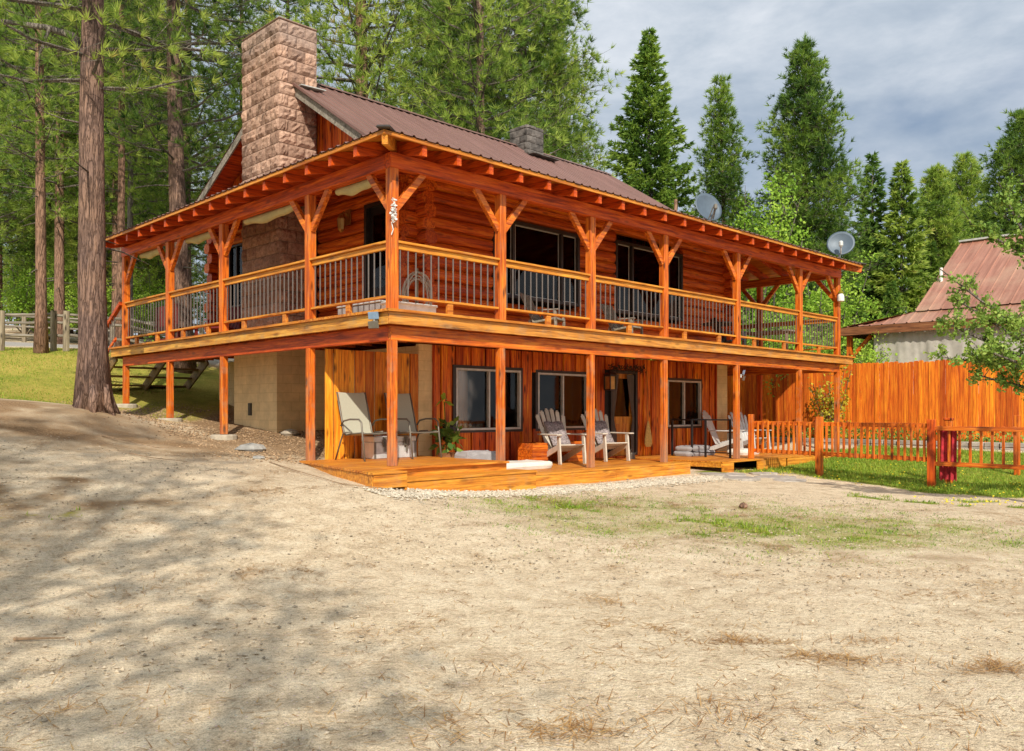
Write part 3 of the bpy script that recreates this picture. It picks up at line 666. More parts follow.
# roof ---------------------------------------------------------------
EZ = 5.74; OV = .61; SL = .25
def pz(d): return EZ + SL*(d+OV)                  # porch roof height at distance d inward of the posts
BRK = 2.37; RB = 6.83; RZ = 9.34; S1 = (RZ-pz(BRK))/(RB-BRK); RA0, RA1 = 1.8, 13.95; BB = 11.75; BZ = RZ-.537*(BB-RB)
LE, RE = 11.05, 16.25                              # left eave end (b) and right eave end (a)
def corrug(name, mat, tlist, start, end, rib=.026):
    """start/end: t -> point; ribs raised at every 0.23 m along t"""
    pts = []
    t0, t1 = tlist
    t = t0
    while t < t1-1e-6:
        for dt, h in ((0,0),(.075,0),(.095,rib),(.125,rib),(.145,0)):
            if t+dt < t1: pts.append((t+dt, h))
        t += .23
    pts.append((t1, 0)); vs = []; fs = []
    for t, h in pts:
        s, e = start(t), end(t); vs += [(s[0],s[1],s[2]+h), (e[0],e[1],e[2]+h)]
    for i in range(len(pts)-1): fs.append((2*i,2*i+2,2*i+3,2*i+1))
    mb = MB(); mb.add(vs, fs); return part(mb, name, mat)
up = .03
corrug('main_roof_front', M['roof'], (RA0,RA1), lambda t:(t,BRK-.02,pz(BRK)+up+.012), lambda t:(t,RB,RZ+up))
corrug('main_roof_back', M['roof'], (RA0,RA1), lambda t:(t,BB,BZ+up), lambda t:(t,RB,RZ+up))
def fend(t): d = min(BRK, t, RE-OV-t); return (t, d, pz(d)+up)
corrug('porch_roof_front', M['roof'], (-OV,RE), lambda t:(t,-OV,EZ+up), lambda t:(t,max(-OV,min(BRK,t,RE-OV-t)),pz(max(-OV,min(BRK,t,RE-OV-t)))+up))
corrug('porch_roof_left', M['roof_a'], (-OV,LE), lambda t:(-OV,t,EZ+up), lambda t:(min(2.5,t) if t < 2.5 else 2.5,t,pz(min(2.5,t))+up))
corrug('porch_roof_right', M['roof_a'], (-OV,LE), lambda t:(RE,t,EZ+up), lambda t:(RE-OV-min(2.4,t),t,pz(min(2.4,t))+up))
# sheathing (seen from below) and caps
mb = MB()
def slab(mb, p, th=.022):
    n = len(p); vs = [tuple(q) for q in p]+[(q[0],q[1],q[2]-th) for q in p]
    mb.add(vs, [tuple(range(n)), tuple(reversed(range(n,2*n)))] + [(i,i+n,(i+1)%n+n,(i+1)%n) for i in range(n)])
o_ = OV-.02
k = 12
for j in range(k):                          # planks run along a
    y0 = -o_+(BRK+o_)*j/k; y1 = -o_+(BRK+o_)*(j+1)/k-.006
    slab(mb, [(y0,y0,pz(y0)+.018),(RE-OV-y0,y0,pz(y0)+.018),(RE-OV-y1,y1,pz(y1)+.018),(y1,y1,pz(y1)+.018)])
part(mb, 'front_sheathing', M['gold_x'])
mb = MB()
for j in range(k):
    x0 = -o_+(2.4+o_)*j/k; x1 = -o_+(2.4+o_)*(j+1)/k-.006
    slab(mb, [(x0,x0,pz(x0)+.018),(x1,x1,pz(x1)+.018),(x1,LE-.02,pz(x1)+.018),(x0,LE-.02,pz(x0)+.018)])
    slab(mb, [(RE-OV-x1,x1,pz(x1)+.018),(RE-OV-x0,x0,pz(x0)+.018),(RE-OV-x0,LE-.02,pz(x0)+.018),(RE-OV-x1,LE-.02,pz(x1)+.018)])
part(mb, 'side_sheathing', M['gold_y'])
mb = MB()
for j in range(20):
    t0, t1 = j/20, (j+1)/20-.0015
    f = lambda t,: (RB+(BB-RB)*t, RZ+(BZ-RZ)*t)
    (y0,z0),(y1,z1) = f(t0), f(t1); slab(mb, [(RA0+.03,y0,z0+.02),(RA1-.03,y0,z0+.02),(RA1-.03,y1,z1+.02),(RA0+.03,y1,z1+.02)])
    f = lambda t,: (RB+(BRK-RB)*t, RZ+(pz(BRK)-RZ)*t)
    (y0,z0),(y1,z1) = f(t0), f(t1); slab(mb, [(RA0+.03,y0,z0+.02),(RA1-.03,y0,z0+.02),(RA1-.03,y1,z1+.02),(RA0+.03,y1,z1+.02)])
part(mb, 'main_sheathing', M['red_x'])
# rake boards (grey) and ridge cap, hip caps
for aa in (RA0, RA1-.04):
    mb = MB()
    for (y0,z0,y1,z1) in ((RB,RZ,BRK,pz(BRK)),(RB,RZ,BB,BZ)):
        x0, x1 = aa, aa+.04; z0 -= .01; z1 -= .01; hgt = .2
        vs = [(x0,y0,z0),(x1,y0,z0),(x1,y1,z1),(x0,y1,z1),(x0,y0,z0-hgt),(x1,y0,z0-hgt),(x1,y1,z1-hgt),(x0,y1,z1-hgt)]
        mb.add(vs, [(0,1,2,3),(7,6,5,4),(0,4,5,1),(2,6,7,3),(0,3,7,4),(1,5,6,2)])
    part(mb, 'rake_board', M['grey_wood'])
mb = MB(); mb.add([(RA0-.02,RB-.16,RZ-.02),(RA1+.02,RB-.16,RZ-.02),(RA1+.02,RB,RZ+.085),(RA0-.02,RB,RZ+.085),(RA1+.02,RB+.16,RZ-.0),(RA0-.02,RB+.16,RZ-.0)], [(0,1,2,3),(3,2,4,5)])
mb.beam((RA0-.03,BRK,pz(BRK)+.04),(RA0-.03,RB,RZ+.06),.07,.05); part(mb, 'ridge_cap', M['roof'])
for (p,q) in (((-OV-.03,-OV-.03,EZ+.045),(BRK,BRK,pz(BRK)+.06)), ((RE+.02,-OV-.03,EZ+.045),(RE-OV-BRK,BRK,pz(BRK)+.06))):
    mb = MB(); mb.beam(p,q,.22,.05); part(mb, 'hip_cap', M['bronze'], bevel=.02)
# rafters: one mesh, copied
def raft(y_end):
    mb = MB(); w = .045; x0, x1 = -.54, y_end; h = .215
    vs = [(-w,x0,pz(x0)-.008),(w,x0,pz(x0)-.008),(w,x1,pz(x1)-.008),(-w,x1,pz(x1)-.008),(-w,x0,pz(x0)-h),(w,x0,pz(x0)-h),(w,x1,pz(x1)-h),(-w,x1,pz(x1)-h)]
    mb.add(vs, [(0,1,2,3),(7,6,5,4),(0,4,5,1),(2,6,7,3),(0,3,7,4),(1,5,6,2)]); return mb
RFT = {}
def rafter(axis, pos, ye):
    key = (axis, round(ye,1))
    if key not in RFT:
        o = part(raft(round(ye,1)), 'rafter', M['red_y']); RFT[key] = o
    else:
        o = RFT[key].copy(); COL.objects.link(o)
    if axis == 'f': o.location = (pos,0,0); o.rotation_euler = (0,0,0)
    elif axis == 'l': o.matrix_local = Matrix(((0,1,0,0),(1,0,0,pos),(0,0,1,0),(0,0,0,1)))
    else: o.matrix_local = Matrix(((0,-1,0,RE-OV),(1,0,0,pos),(0,0,1,0),(0,0,0,1)))
    o['_r'] = 1
a = .22
while a < 15.6: rafter('f', a, max(.3,min(2.35, a, RE-OV-a))); a += .71
b = .28
while b < 11.0: rafter('l', b-.05, max(.3,min(2.35, b))); b += .71
b = .28
while b < 11.0: rafter('r', b-.05, max(.3,min(2.35, b))); b += .71
for o in list(bpy.data.objects):
    if '_r' in o: del o['_r']
mb = MB(); mb.beam((-.55,-.55,pz(-.55)-.10),(2.35,2.35,pz(2.35)-.10),.09,.19); part(mb, 'hip_rafter', M['gold_x'], bevel=.006)
mb = MB(); mb.beam((RE-.05,-.55,pz(-.55)-.10),(RE-OV-2.35,2.35,pz(2.35)-.10),.09,.19); part(mb, 'hip_rafter', M['orange_x'], bevel=.006)
# eave trim strip just below the metal: golden edge
mb = MB(); mb.box(-OV+.02,RE-.02,-OV+.02,-OV+.045,EZ-.035,EZ+.016); part(mb, 'eave_trim', M['gold_x'])
mb = MB(); mb.box(-OV+.02,-OV+.045,-OV+.05,LE,EZ-.035,EZ+.016); part(mb, 'eave_trim', M['gold_y'])
# plates
PB, PT = 5.42, 5.66
mb = MB(); mb.box(-.08,15.95,-.08,.08,PB,PT); part(mb, 'front_plate_beam', M['red_x'], bevel=.01)
mb = MB(); mb.box(-.079,.079,.085,LE,PB,PT-.003); part(mb, 'left_plate_beam', M['red_y'], bevel=.01)
mb = MB(); mb.box(15.75,15.91,.085,LE,PB,PT-.003); part(mb, 'right_plate_beam', M['orange_y'], bevel=.01)
# posts with braces
def post(a, b, braces, mat='gold_z'):
    mb = MB(); w = .075; mb.box(a-w,a+w,b-w,b+w,DZ,PB); p = part(mb, 'balcony_post', M['orange_z'], bevel=.008)
    for (dx,dy) in braces:
        mb = MB(); mb.beam((a+dx*.06,b+dy*.06,4.80),(a+dx*.62,b+dy*.62,5.45),.085,.115, up=(0,0,1) if dx else (0,0,1)); part(mb, 'brace', M['orange_x' if dx else 'orange_y'], p, bevel=.006)
    return p
for i, a in enumerate(FP):
    br = [(1,0),(-1,0)]
    if i == 0: br = [(1,0),(0,1)]
    if i == len(FP)-1: br = [(-1,0),(0,1)]
    post(a, 0, br)
for i, b in enumerate(LP): post(0, b, [(0,1),(0,-1)] if i < 3 else [(0,-1)])
for b in (2.44,5.5,8.3,10.95): post(15.83, b, [(0,1),(0,-1)])
# lower posts
def lpost(a, b, z0, mat='post', footing=False):
    mb = MB(); w = .063; mb.box(a-w,a+w,b-w,b+w,z0,2.71); p = part(mb, 'lower_post', M[mat], bevel=.008)
    if footing:
        g = gh(a,b); f = MB(); f.lathe([(.30,g-.25),(.27,z0-.03),(.24,z0-.001)], 14, (a,b,0)); part(f, 'footing', M['concrete'], p)
lpost(0,0,.73); lpost(2.37,0,.48); lpost(4.84,0,.48); lpost(7.31,0,.48); lpost(10.32,0,.44); lpost(13.52,0,.44); lpost(15.83,0,.3)
lpost(0,2.40,.72); lpost(0,5.71,1.12,footing=True); lpost(0,8.34,1.44,footing=True); lpost(0,10.95,1.78,footing=True)
for b in (2.44,5.5,8.3,10.95): lpost(15.83,b,.3,'red_z')
# deck: boards, rim, beams, joists
def deck_boards():
    mb = MB(); y = -.27
    while y < 2.38:                          # front deck boards along a
        e = min(y+.14, 2.40); mb.box(-.27 if y<-.0 else -.27,16.46,y,e-.008,DZ-.04,DZ); y += .142
    return mb
part(deck_boards(), 'front_deck_floor', M['gold_x'])
mb = MB(); x = -.27
while x < 2.38:
    mb.box(x,x+.134,2.405,11.42,DZ-.04,DZ); x += .142
part(mb, 'left_deck_floor', M['gold_y'])
mb = MB(); x = 14.0
while x < 16.4:
    mb.box(x,x+.134,2.405,11.42,DZ-.04,DZ); x += .142
part(mb, 'right_deck_floor', M['gold_y'])
mb = MB(); mb.box(-.21,16.4,-.21,-.165,2.95,DZ-.042); part(mb, 'front_rim_joist', M['rim'], bevel=.004)
mb = MB(); mb.box(-.21,-.165,-.163,11.38,2.95,DZ-.042); part(mb, 'left_rim_joist', M['rim_y'], bevel=.004)
mb = MB(); mb.box(16.355,16.4,-.163,11.38,2.95,DZ-.042); part(mb, 'right_rim_joist', M['rim_y'], bevel=.004)
mb = MB(); mb.box(-.045,15.9,-.045,.045,2.712,2.945); part(mb, 'front_deck_beam', M['orange_x'], bevel=.006)
mb = MB(); mb.box(-.045,.045,.05,11.05,2.712,2.945); part(mb, 'left_deck_beam', M['red_y'], bevel=.006)
mb = MB(); mb.box(15.785,15.875,.05,11.05,2.712,2.945); part(mb, 'right_deck_beam', M['orange_y'], bevel=.006)
mb = MB(); a = .35
while a < 16.2: mb.box(a-.02,a+.02,-.16,2.36,2.952,DZ-.045); a += .6
b = 2.6
while b < 11.3: mb.box(-.16,2.3,b-.02,b+.02,2.952,DZ-.045); mb.box(14.0,16.35,b-.02,b+.02,2.952,DZ-.045); b += .6
part(mb, 'deck_joist_frame', M['orange_y'])
# railings
def railing(p0, p1, axis, fixed):
    HT = 4.29; mb = MB(); x0, x1 = p0+.075, p1-.075
    def bx(mb,a0,a1,h,z0,z1): mb.box(a0,a1,fixed-h,fixed+h,z0,z1) if axis == 'x' else mb.box(fixed-h,fixed+h,a0,a1,z0,z1)
    bx(mb,x0,x1,.07,HT-.038,HT); bx(mb,x0,x1,.022,HT-.13,HT-.04); bx(mb,x0,x1,.045,3.39,3.43)
    n = max(1, round((x1-x0)/1.6))
    for k in range(n):
        c = x0+(x1-x0)*(k+.5)/n; bx(mb,c-.06,c+.06,.03,DZ+.002,3.388)
    r = part(mb, 'railing', M['gold_'+axis], bevel=.005)
    mb = MB(); n = int((x1-x0)/.15)
    for k in range(n):
        c = x0+(x1-x0)*(k+.5)/n; bx(mb,c-.008,c+.008,.008,3.432,HT-.132)
    part(mb, 'baluster_row', M['baluster'], r)
for i in range(len(FP)-1): railing(FP[i], FP[i+1], 'x', 0)
bl = [0]+LP
for i in range(4): railing(bl[i], bl[i+1], 'y', 0)
bl = [0,2.44,5.5,8.3,10.95]
for i in range(4): railing(bl[i], bl[i+1], 'y', 15.83)
# gable wall
def gable(x, sgn):
    mb = MB(); y = 2.45
    while y < 11.3:
        e = min(y+.2, 11.35); 
        def top(t): return (RZ - S1*(RB-t) if t < RB else RZ-.537*(t-RB))-.05
        z0 = 6.35; off = .018 if int(y/.2) % 2 else 0
        vs = [(x-off,y+.004,z0),(x-off,e-.004,z0),(x-off,e-.004,max(z0+.01,top(e))),(x-off,y+.004,max(z0+.01,top(y))),(x+.05,y+.004,z0),(x+.05,e-.004,z0),(x+.05,e-.004,max(z0+.01,top(e))),(x+.05,y+.004,max(z0+.01,top(y)))]
        if x < 5 and y > 5.95 and e < 7.75:
            if len(mb.v): part(mb, 'gable_wall', M['siding'])
            mb = MB()
        else: mb.add(vs, [(3,2,1,0),(4,5,6,7),(0,1,5,4),(1,2,6,5),(2,3,7,6),(3,0,4,7)])
        y += .2
    part(mb, 'gable_wall', M['siding'])
gable(2.42,1); gable(13.6,-1)
# chimney of split-face blocks
def rough_block(mb, o, u, w, wd, hh, nrm, nu=6, nv=4, amp=.03):
    """face of a block: origin o, along u (len wd), up z (hh), outward nrm"""
    vs = []; o = Vector(o); u = Vector(u); nrm = Vector(nrm)
    base = R.uniform(.0,.022)
    for j in range(nv+1):
        for i in range(nu+1):
            edge = i in (0,nu) or j in (0,nv)
            d = (0.004 if edge else base+R.uniform(.0,amp))
            vs.append(o+u*(wd*i/nu)+Vector((0,0,hh*j/nv))+nrm*d)
    fs = [(j*(nu+1)+i, j*(nu+1)+i+1, (j+1)*(nu+1)+i+1, (j+1)*(nu+1)+i) for j in range(nv) for i in range(nu)]
    back = [o-nrm*.05, o+u*wd-nrm*.05, o+u*wd+Vector((0,0,hh))-nrm*.05, o+Vector((0,0,hh))-nrm*.05]
    L = len(vs); vs += back
    n1 = [(L,L+1,nu,0)] if False else []
    bot = list(range(0,nu+1)); top_ = list(range(nv*(nu+1), nv*(nu+1)+nu+1))
    fs.append(tuple([L+1,L]+bot)); fs.append(tuple([L+3,L+2]+list(reversed(top_)))); 
    lft = [j*(nu+1) for j in range(nv+1)]; rgt = [j*(nu+1)+nu for j in range(nv+1)]
    fs.append(tuple([L]+[L+3]+list(reversed(lft)))); fs.append(tuple([L+2]+[L+1]+rgt))
    mb.add(vs, fs)
def chimney(name, x0,x1,y0,y1,z0,z1,mat,bh=.2,bw=.4,amp=.06):
    c = MB(); c.box(x0+.02,x1-.02,y0+.02,y1-.02,z0,z1-.04); co = part(c, name, M['mortar'])
    mb = MB(); z = z0; r = 0
    while z < z1-.05:
        h = min(bh, z1-z)
        for (o,u,L,n) in (((x0,y1),(0,-1),y1-y0,(-1,0)),((x0,y0),(1,0),x1-x0,(0,-1)),((x1,y0),(0,1),y1-y0,(1,0)),((x1,y1),(-1,0),x1-x0,(0,1))):
            t = 0; first = bw*(.5 if r % 2 else 1.0)
            while t < L-.01:
                wd = min(first if t == 0 else bw, L-t)
                if L-t-wd < .1: wd = L-t
                rough_block(mb, (o[0]+u[0]*(t+.006),o[1]+u[1]*(t+.006),z+.006), (u[0],u[1],0), 0, wd-.012, h-.014, (n[0],n[1],0), amp=amp)
                t += wd
        z += h; r += 1
    part(mb, 'block_facing', mat, co); return co
CH = chimney('chimney', 1.42,2.36,6.0,7.68,3.18,10.22,M['stone'],bh=.27,bw=.43,amp=.05)
mb = MB(); mb.box(1.40,2.38,5.98,7.70,10.215,10.25); part(mb, 'chimney_cap', M['stone'], CH, bevel=.015)
mb = MB(); mb.beam((1.86,5.97,8.83),(2.5,5.97,8.86),.30,.02); part(mb, 'flashing', M['alu'], CH)
C2 = chimney('small_chimney', 9.55,10.25,6.35,7.05,8.6,9.9,M['sooty'],amp=.012)
mb = MB(); mb.box(9.45,10.4,6.2,6.345,9.02,9.1); mb.beam((9.4,6.1,8.96),(10.5,6.1,8.96),.35,.02); part(mb, 'flashing', M['sooty'], C2)
mb = MB(); mb.tube([(13.6,4.0,7.3),(13.6,4.0,8.0)], .05, 8); mb.lathe([(.14,7.38),(.06,7.55)], 10, (13.6,4.0,0)); part(mb, 'vent_pipe', M['bark_orange'])
# rolled canvas under the left beam
def canvas(b0, b1):
    n = 30; mb = MB(); vs = []
    for k in range(n+1):
        t = k/n; b = b0+(b1-b0)*t; sag = .09+.012*math.sin(t*13)+.06*math.sin(math.pi*t)
        for j in range(7):
            u = j/6; ang = math.pi*u; vs.append((.13-.055*math.sin(ang)*1.2, b, PB-.0-sag*(.5-.5*math.cos(ang))*1.25+.02))
    mb.add(vs, [(k*7+j,k*7+j+1,(k+1)*7+j+1,(k+1)*7+j) for k in range(n) for j in range(6)])
    part(mb, 'rolled_canvas', M['canvas'], smooth=True)
for b0, b1 in ((.62,1.72),(3.1,5.0),(6.4,7.7),(9.0,10.3)): canvas(b0, b1)
# stairs at the far left end of the deck
ST = part(MB().box(-.12,-.06,11.38,11.40,2.9,3.0), 'staircase', M['stair'])
for a in (-.08,1.15,2.3):
    mb = MB(); mb.beam((a,11.38,2.98),(a,13.55,1.78),.05,.26); part(mb, 'stringer', M['stair'], ST)
for k in range(5):
    mb = MB(); b = 11.62+k*.40; z = DZ-.2-.222*(k+.0); mb.box(-.14,2.36,b-.15,b+.15,z-.045,z); part(mb, 'tread', M['stair'], ST)
mb = MB(); mb.beam((-.1,11.0,4.27),(-.1,13.5,2.95),.09,.09); mb.beam((-.1,13.45,1.75),(-.1,13.45,3.0),.09,.09,up=(0,1,0)); mb.beam((-.1,11.35,3.42),(-.1,13.4,2.28),.04,.07); part(mb, 'stair_handrail', M['red_y'], ST)
mb = MB()
for k in range(13):
    b = 11.45+k*.15; z = 4.05-(b-11.4)*.53; mb.box(-.11,-.09,b-.01,b+.01,z-.78,z)
part(mb, 'baluster_row', M['baluster'], ST)
# floodlights, sconce
def flood(a,b,z,rz,label):
    t = thing('floodlight', label, 'floodlight', (*H(a,b),z), PHI+rz); t.scale = (.72,.72,.72)
    for s, dx in ((0,0),(1,.0)):
        mb = MB(); mb.add([(-.13,-.09,.04-s*.2),(.13,-.09,.04-s*.2),(.13,-.13,.20-s*.2),(-.13,-.13,.20-s*.2),(-.09,-.02,.05-s*.2),(.09,-.02,.05-s*.2),(.09,-.05,.18-s*.2),(-.09,-.05,.18-s*.2)],
               [(0,1,2,3),(7,6,5,4),(0,4,5,1),(1,5,6,2),(2,6,7,3),(3,7,4,0)])
        mb.build('lamp_head', M['blue' if s == 0 else 'tube'], t, bevel=.01)
    mb = MB(); mb.tube([(0,0,.02),(0,-.06,.02),(0,-.08,.08)], .016, 8); mb.box(-.05,.05,-.005,.03,-.05,.06); mb.build('bracket', M['galv'], t)
flood(-.235,.12,3.0,-math.pi/2+.5,'blue-headed floodlight on the balcony rim above the corner post')
flood(10.45,-.06,2.45,.5,'blue-headed floodlight on the far lower porch post')
mb = MB(); sc = thing('wall_sconce', 'brass wall lantern on the log wall left of balcony door', 'wall lamp', (*H(2.36,4.72),5.62), PHI)
mb.box(-.03,.0,-.09,.09,0,.32); mb.tube([(-.02,0,.2),(-.14,0,.26),(-.18,0,.2)], .018, 8); mb.build('mount', M['brass'], sc)
mb = MB(); mb.lathe([(.03,-.18),(.08,-.12),(.10,.1),(.05,.2),(.01,.24)], 8, (-.18,0,.0)); mb.build('lamp_shade', M['brass'], sc)
# white lantern and ornament
w = thing('hanging_bird_feeder', 'white bird feeder hanging at the far right balcony post', 'bird feeder', (*H(15.72,-.16),4.72), PHI)
mb = MB(); w.scale = (.75,.75,.75); mb.lathe([(.06,0),(.13,.03),(.13,.2),(.09,.3),(.02,.33)], 12); mb.build('feeder_body', M['white'], w); mb = MB(); mb.lathe([(.12,.33),(.01,.47)], 10); mb.tube([(0,0,.45),(0,0,.62)], .01, 5); mb.build('feeder_cap', M['yleaf'], w)
w = thing('string_light', 'small white string light bundle tied to the corner balcony post', 'string light', (*H(-.09,-.10),4.55), PHI)
mb = MB(); pts = []
for k in range(60): pts.append((R.uniform(-.05,.07),R.uniform(-.05,.0)-.03,k*.006+R.uniform(-.03,.03)))
mb.tube(pts, .008, 4); mb.build('light_cord', M['white'], w); mb = MB(); mb.tube([(.0,.0,.0),(.02,-.02,-.12),(0,0,-.2)], .008, 5)
for k in range(7): mb.lathe([(.0,0),(.02,.01),(.02,.03),(0,.05)], 6, (R.uniform(-.05,.06),R.uniform(-.09,-.04),R.uniform(0,.34)))
mb.build('bulb', M['white'], w)

# satellite dishes
def dish(x, y, z0, zc, rad, yaw, pitch, label, flip=False):
    t = thing('satellite_dish', label, 'satellite dish', (x,y,z0), 0)
    mt = Matrix.Translation((0,0,zc-z0)) @ Matrix.Rotation(yaw,4,'Z') @ Matrix.Rotation(pitch,4,'X')
    mb = MB(); vs = []; n = 28; K = 6
    for k in range(K+1):
        r = rad*k/K
        for j in range(n):
            th = 6.2832*j/n; vs.append(mt @ Vector((r*math.cos(th)*1.03, -.22*rad*(k/K)**2, r*math.sin(th)*.98)))
    fs = [(k*n+j,k*n+(j+1)%n,(k+1)*n+(j+1)%n,(k+1)*n+j) for k in range(K) for j in range(n)]
    L = len(vs); vs2 = [v+(mt.to_3x3() @ Vector((0,.02,0))) for v in vs]
    fs2 = [tuple(reversed([i+L for i in f])) for f in fs]; rim = [(K*n+j,K*n+(j+1)%n,L+K*n+(j+1)%n,L+K*n+j) for j in range(n)]
    mb.add(vs+vs2, fs+fs2+rim); mb.build('reflector', M['dish'], t, smooth=True)
    mb = MB(); e = mt @ Vector((0,-.62*rad*1.3,-.35*rad)); f0 = mt @ Vector((0,-.18*rad,-.9*rad))
    mb.tube([f0, (f0+e)/2+Vector((0,0,-.03)), e], .02, 6); mb.tube([mt @ Vector((0,.03,-.2*rad)), Vector((0,.12,zc-z0-.25)), Vector((0,.05,0))], .03, 8)
    if flip:
        for s in (-1,1): mb.tube([mt @ Vector((s*.09,-.2*rad,-.85*rad)), mt @ Vector((s*.05,-.62*rad*1.2,-.3*rad))], .016, 6)
    mb.build('mast', M['tube' if flip else 'galv'], t)
    mb = MB(); mb.lathe([(.03,-.08),(.06,-.04),(.06,.06),(.03,.09)], 10, tuple(e)); mb.build('receiver', M['galv' if not flip else 'tube'], t)
xx, yy = H(14.2,3.3); dish(xx, yy, 6.55, 7.72, .47, .45, -.30, 'grey satellite dish standing above the far end of the main roof', True)
xx, yy = H(15.3,-.35); dish(xx, yy, 5.80, 6.28, .36, -.35, -.25, 'grey satellite dish on the porch roof corner at far right')

# ------------------------------------------------------------------ platforms
def plank_platform(name, label, polys, z, boards_axis, fascia, mats):
    t = thing(name, label, 'platform', (*H(0,0),0), PHI)
    mb = MB()
    for (a0,a1,b0,b1) in polys:
        if boards_axis == 'x':
            y = b0
            while y < b1-.01: mb.box(a0,a1,y,min(y+.134,b1),z-.035,z); y += .14
        else:
            x = a0
            while x < a1-.01: mb.box(x,min(x+.134,a1),b0,b1,z-.035,z); x += .14
    mb.build('deck_board_top', mats[0], t, bevel=.003)
    for (p,q,zl) in fascia:
        mb = MB(); zc = (z-.04+zl)/2; mb.beam((p[0],p[1],zc),(q[0],q[1],zc),.04,z-.04-zl); mb.build('skirt_board', mats[1], t, bevel=.004)
    return t
# upper corner platform: tapered left edge made of boards clipped to a polygon
t = thing('corner_platform', 'upper golden plank platform under the two sling chairs at the house corner', 'platform', (*H(0,0),0), PHI)
mb = MB(); y = -1.0
while y < 2.36:
    e = min(y+.134, 2.37); f = lambda yy: -1.08+(yy+1.0)*.247; x1 = -.47 if e < -.2 else 2.30
    mb.add([(f(y)+R.uniform(-.012,.012),y,.695),(x1,y,.695),(x1,e,.695),(f(e)+R.uniform(-.012,.012),e,.695)] + [(f(y),y,.73),(x1,y,.73),(x1,e,.73),(f(e),e,.73)], [(3,2,1,0),(4,5,6,7),(0,1,5,4),(1,2,6,5),(2,3,7,6),(3,0,4,7)])
    y += .14
mb.build('deck_board_top', M['gold_x'], t, bevel=.003)
for p, q, zl in (((-1.05,-.97),(-.47,-.97),.50),((-.47,-.97),(-.47,-.2),.45),((-.47,-.21),(2.3,-.21),.55),((2.28,-.19),(2.28,2.3),.48),((-1.03,-.95),(-.2,2.35),.48)):
    mb = MB(); mb.beam((*p,(.69+zl)/2),(*q,(.69+zl)/2),.04,.69-zl); mb.build('skirt_board', M['gold_x'], t, bevel=.004)
t = thing('porch_step', 'long low wooden step in front of the corner platform', 'step', (*H(0,0),0), PHI)
mb = MB(); mb.box(-.43,2.5,-.78,-.50,.545,.58); mb.box(-.43,2.5,-.485,-.235,.545,.58); mb.build('tread', M['gold_x'], t, bevel=.004)
mb = MB(); mb.box(-.42,2.49,-.76,-.72,.20,.543); mb.build('riser', M['gold_x'], t, bevel=.004)
plank_platform('porch_platform', 'long low golden plank porch under the two slatted armchairs', [(2.32,7.8,-.37,2.38)], .48, 'x', [((2.6,-.35),(5.2,-.35),.12),((5.21,-.35),(7.78,-.35),.10),((7.78,-.33),(7.78,2.3),.12)], (M['gold_x'],M['gold_x']))
plank_platform('side_platform', 'low plank platform behind the black metal rail at porch end', [(9.0,15.4,-.42,2.38)], .44, 'x', [((9.02,-.40),(9.02,2.3),.30),((9.02,-.40),(9.5,-.40),.16),((10.6,-.40),(12.0,-.40),.10),((12.1,-.40),(15.4,-.40),.14)], (M['gold_x'],M['gold_x']))
mb = MB(); mb.box(7.9,8.95,.9,2.3,.2,.42); tag(mb.build('door_step', M['orange_x'], None, loc=(*H(0,0),0), rotz=PHI), 'low wooden step between the two porch platforms beside the door', 'step')

# ------------------------------------------------------------------ porch furniture
def sling_chair(a, b, z, label):
    t = thing('sling_chair', label, 'chair', (*H(a,b),z), PHI+.05, 'sling chairs on the corner platform'); t.scale = (1.08,1.05,1.08)
    w = .29
    def sheet(pts, hw):
        mb = MB(); vs = []
        for (y,zz) in pts:
            for k in range(5): vs.append((-hw+2*hw*k/4, y+ .0, zz-.012*math.sin(math.pi*k/4)))
        n = len(pts); fs = [(i*5+k,i*5+k+1,(i+1)*5+k+1,(i+1)*5+k) for i in range(n-1) for k in range(4)]; mb.add(vs, fs); return mb
    sheet([(-.30,.44),(-.28,.455),(0,.43),(.2,.41)], w-.02).build('seat', M['sling'], t, smooth=True)
    sheet([(.2,.41),(.26,.46),(.34,.75),(.43,1.08),(.45,1.12)], w-.02).build('backrest', M['sling'], t, smooth=True)
    for s in (-1,1):
        x = s*w
        mb = MB(); mb.tube([(x,-.31,.44),(x,-.27,.455),(x,0,.435),(x,.2,.41),(x,.26,.46),(x,.34,.75),(x,.45,1.12)], .014, 8); mb.build('side_rail', M['tube'], t, smooth=True)
        x2 = x+s*.035
        mb = MB(); mb.tube([(x2,-.36,.0),(x2,-.30,.40),(x2,-.27,.62),(x2,-.2,.67),(x2,.05,.67),(x2,.22,.64),(x2,.29,.56)], .015, 8); mb.build('armrest', M['tube'], t, smooth=True)
        mb = MB(); mb.tube([(x2,.44,0),(x2,.30,.30),(x2,.22,.45),(x2,.0,.46)], .015, 8); mb.build('leg', M['tube'], t, smooth=True)
    mb = MB(); mb.tube([(-w,-.29,.44),(w,-.29,.44)], .012, 6); mb.tube([(-w,.24,.42),(w,.24,.42)], .012, 6); mb.build('cross_bar', M['tube'], t)
    return t
sling_chair(.74,1.72,.73,'taupe sling chair left of the corner post by the board screen')
sling_chair(1.78,1.72,.73,'taupe sling chair right of the corner post beside the potted plant')
t = thing('storage_chest', 'silver metal chest with dark latches between the sling chairs', 'trunk', (*H(1.42,2.0),.73), PHI)
mb = MB(); mb.box(-.48,.48,-.2,.2,0,.30); mb.build('body', M['galv'], t, bevel=.012)
mb = MB(); mb.box(-.485,.485,-.205,.205,.302,.41); mb.build('lid', M['galv'], t, bevel=.015)
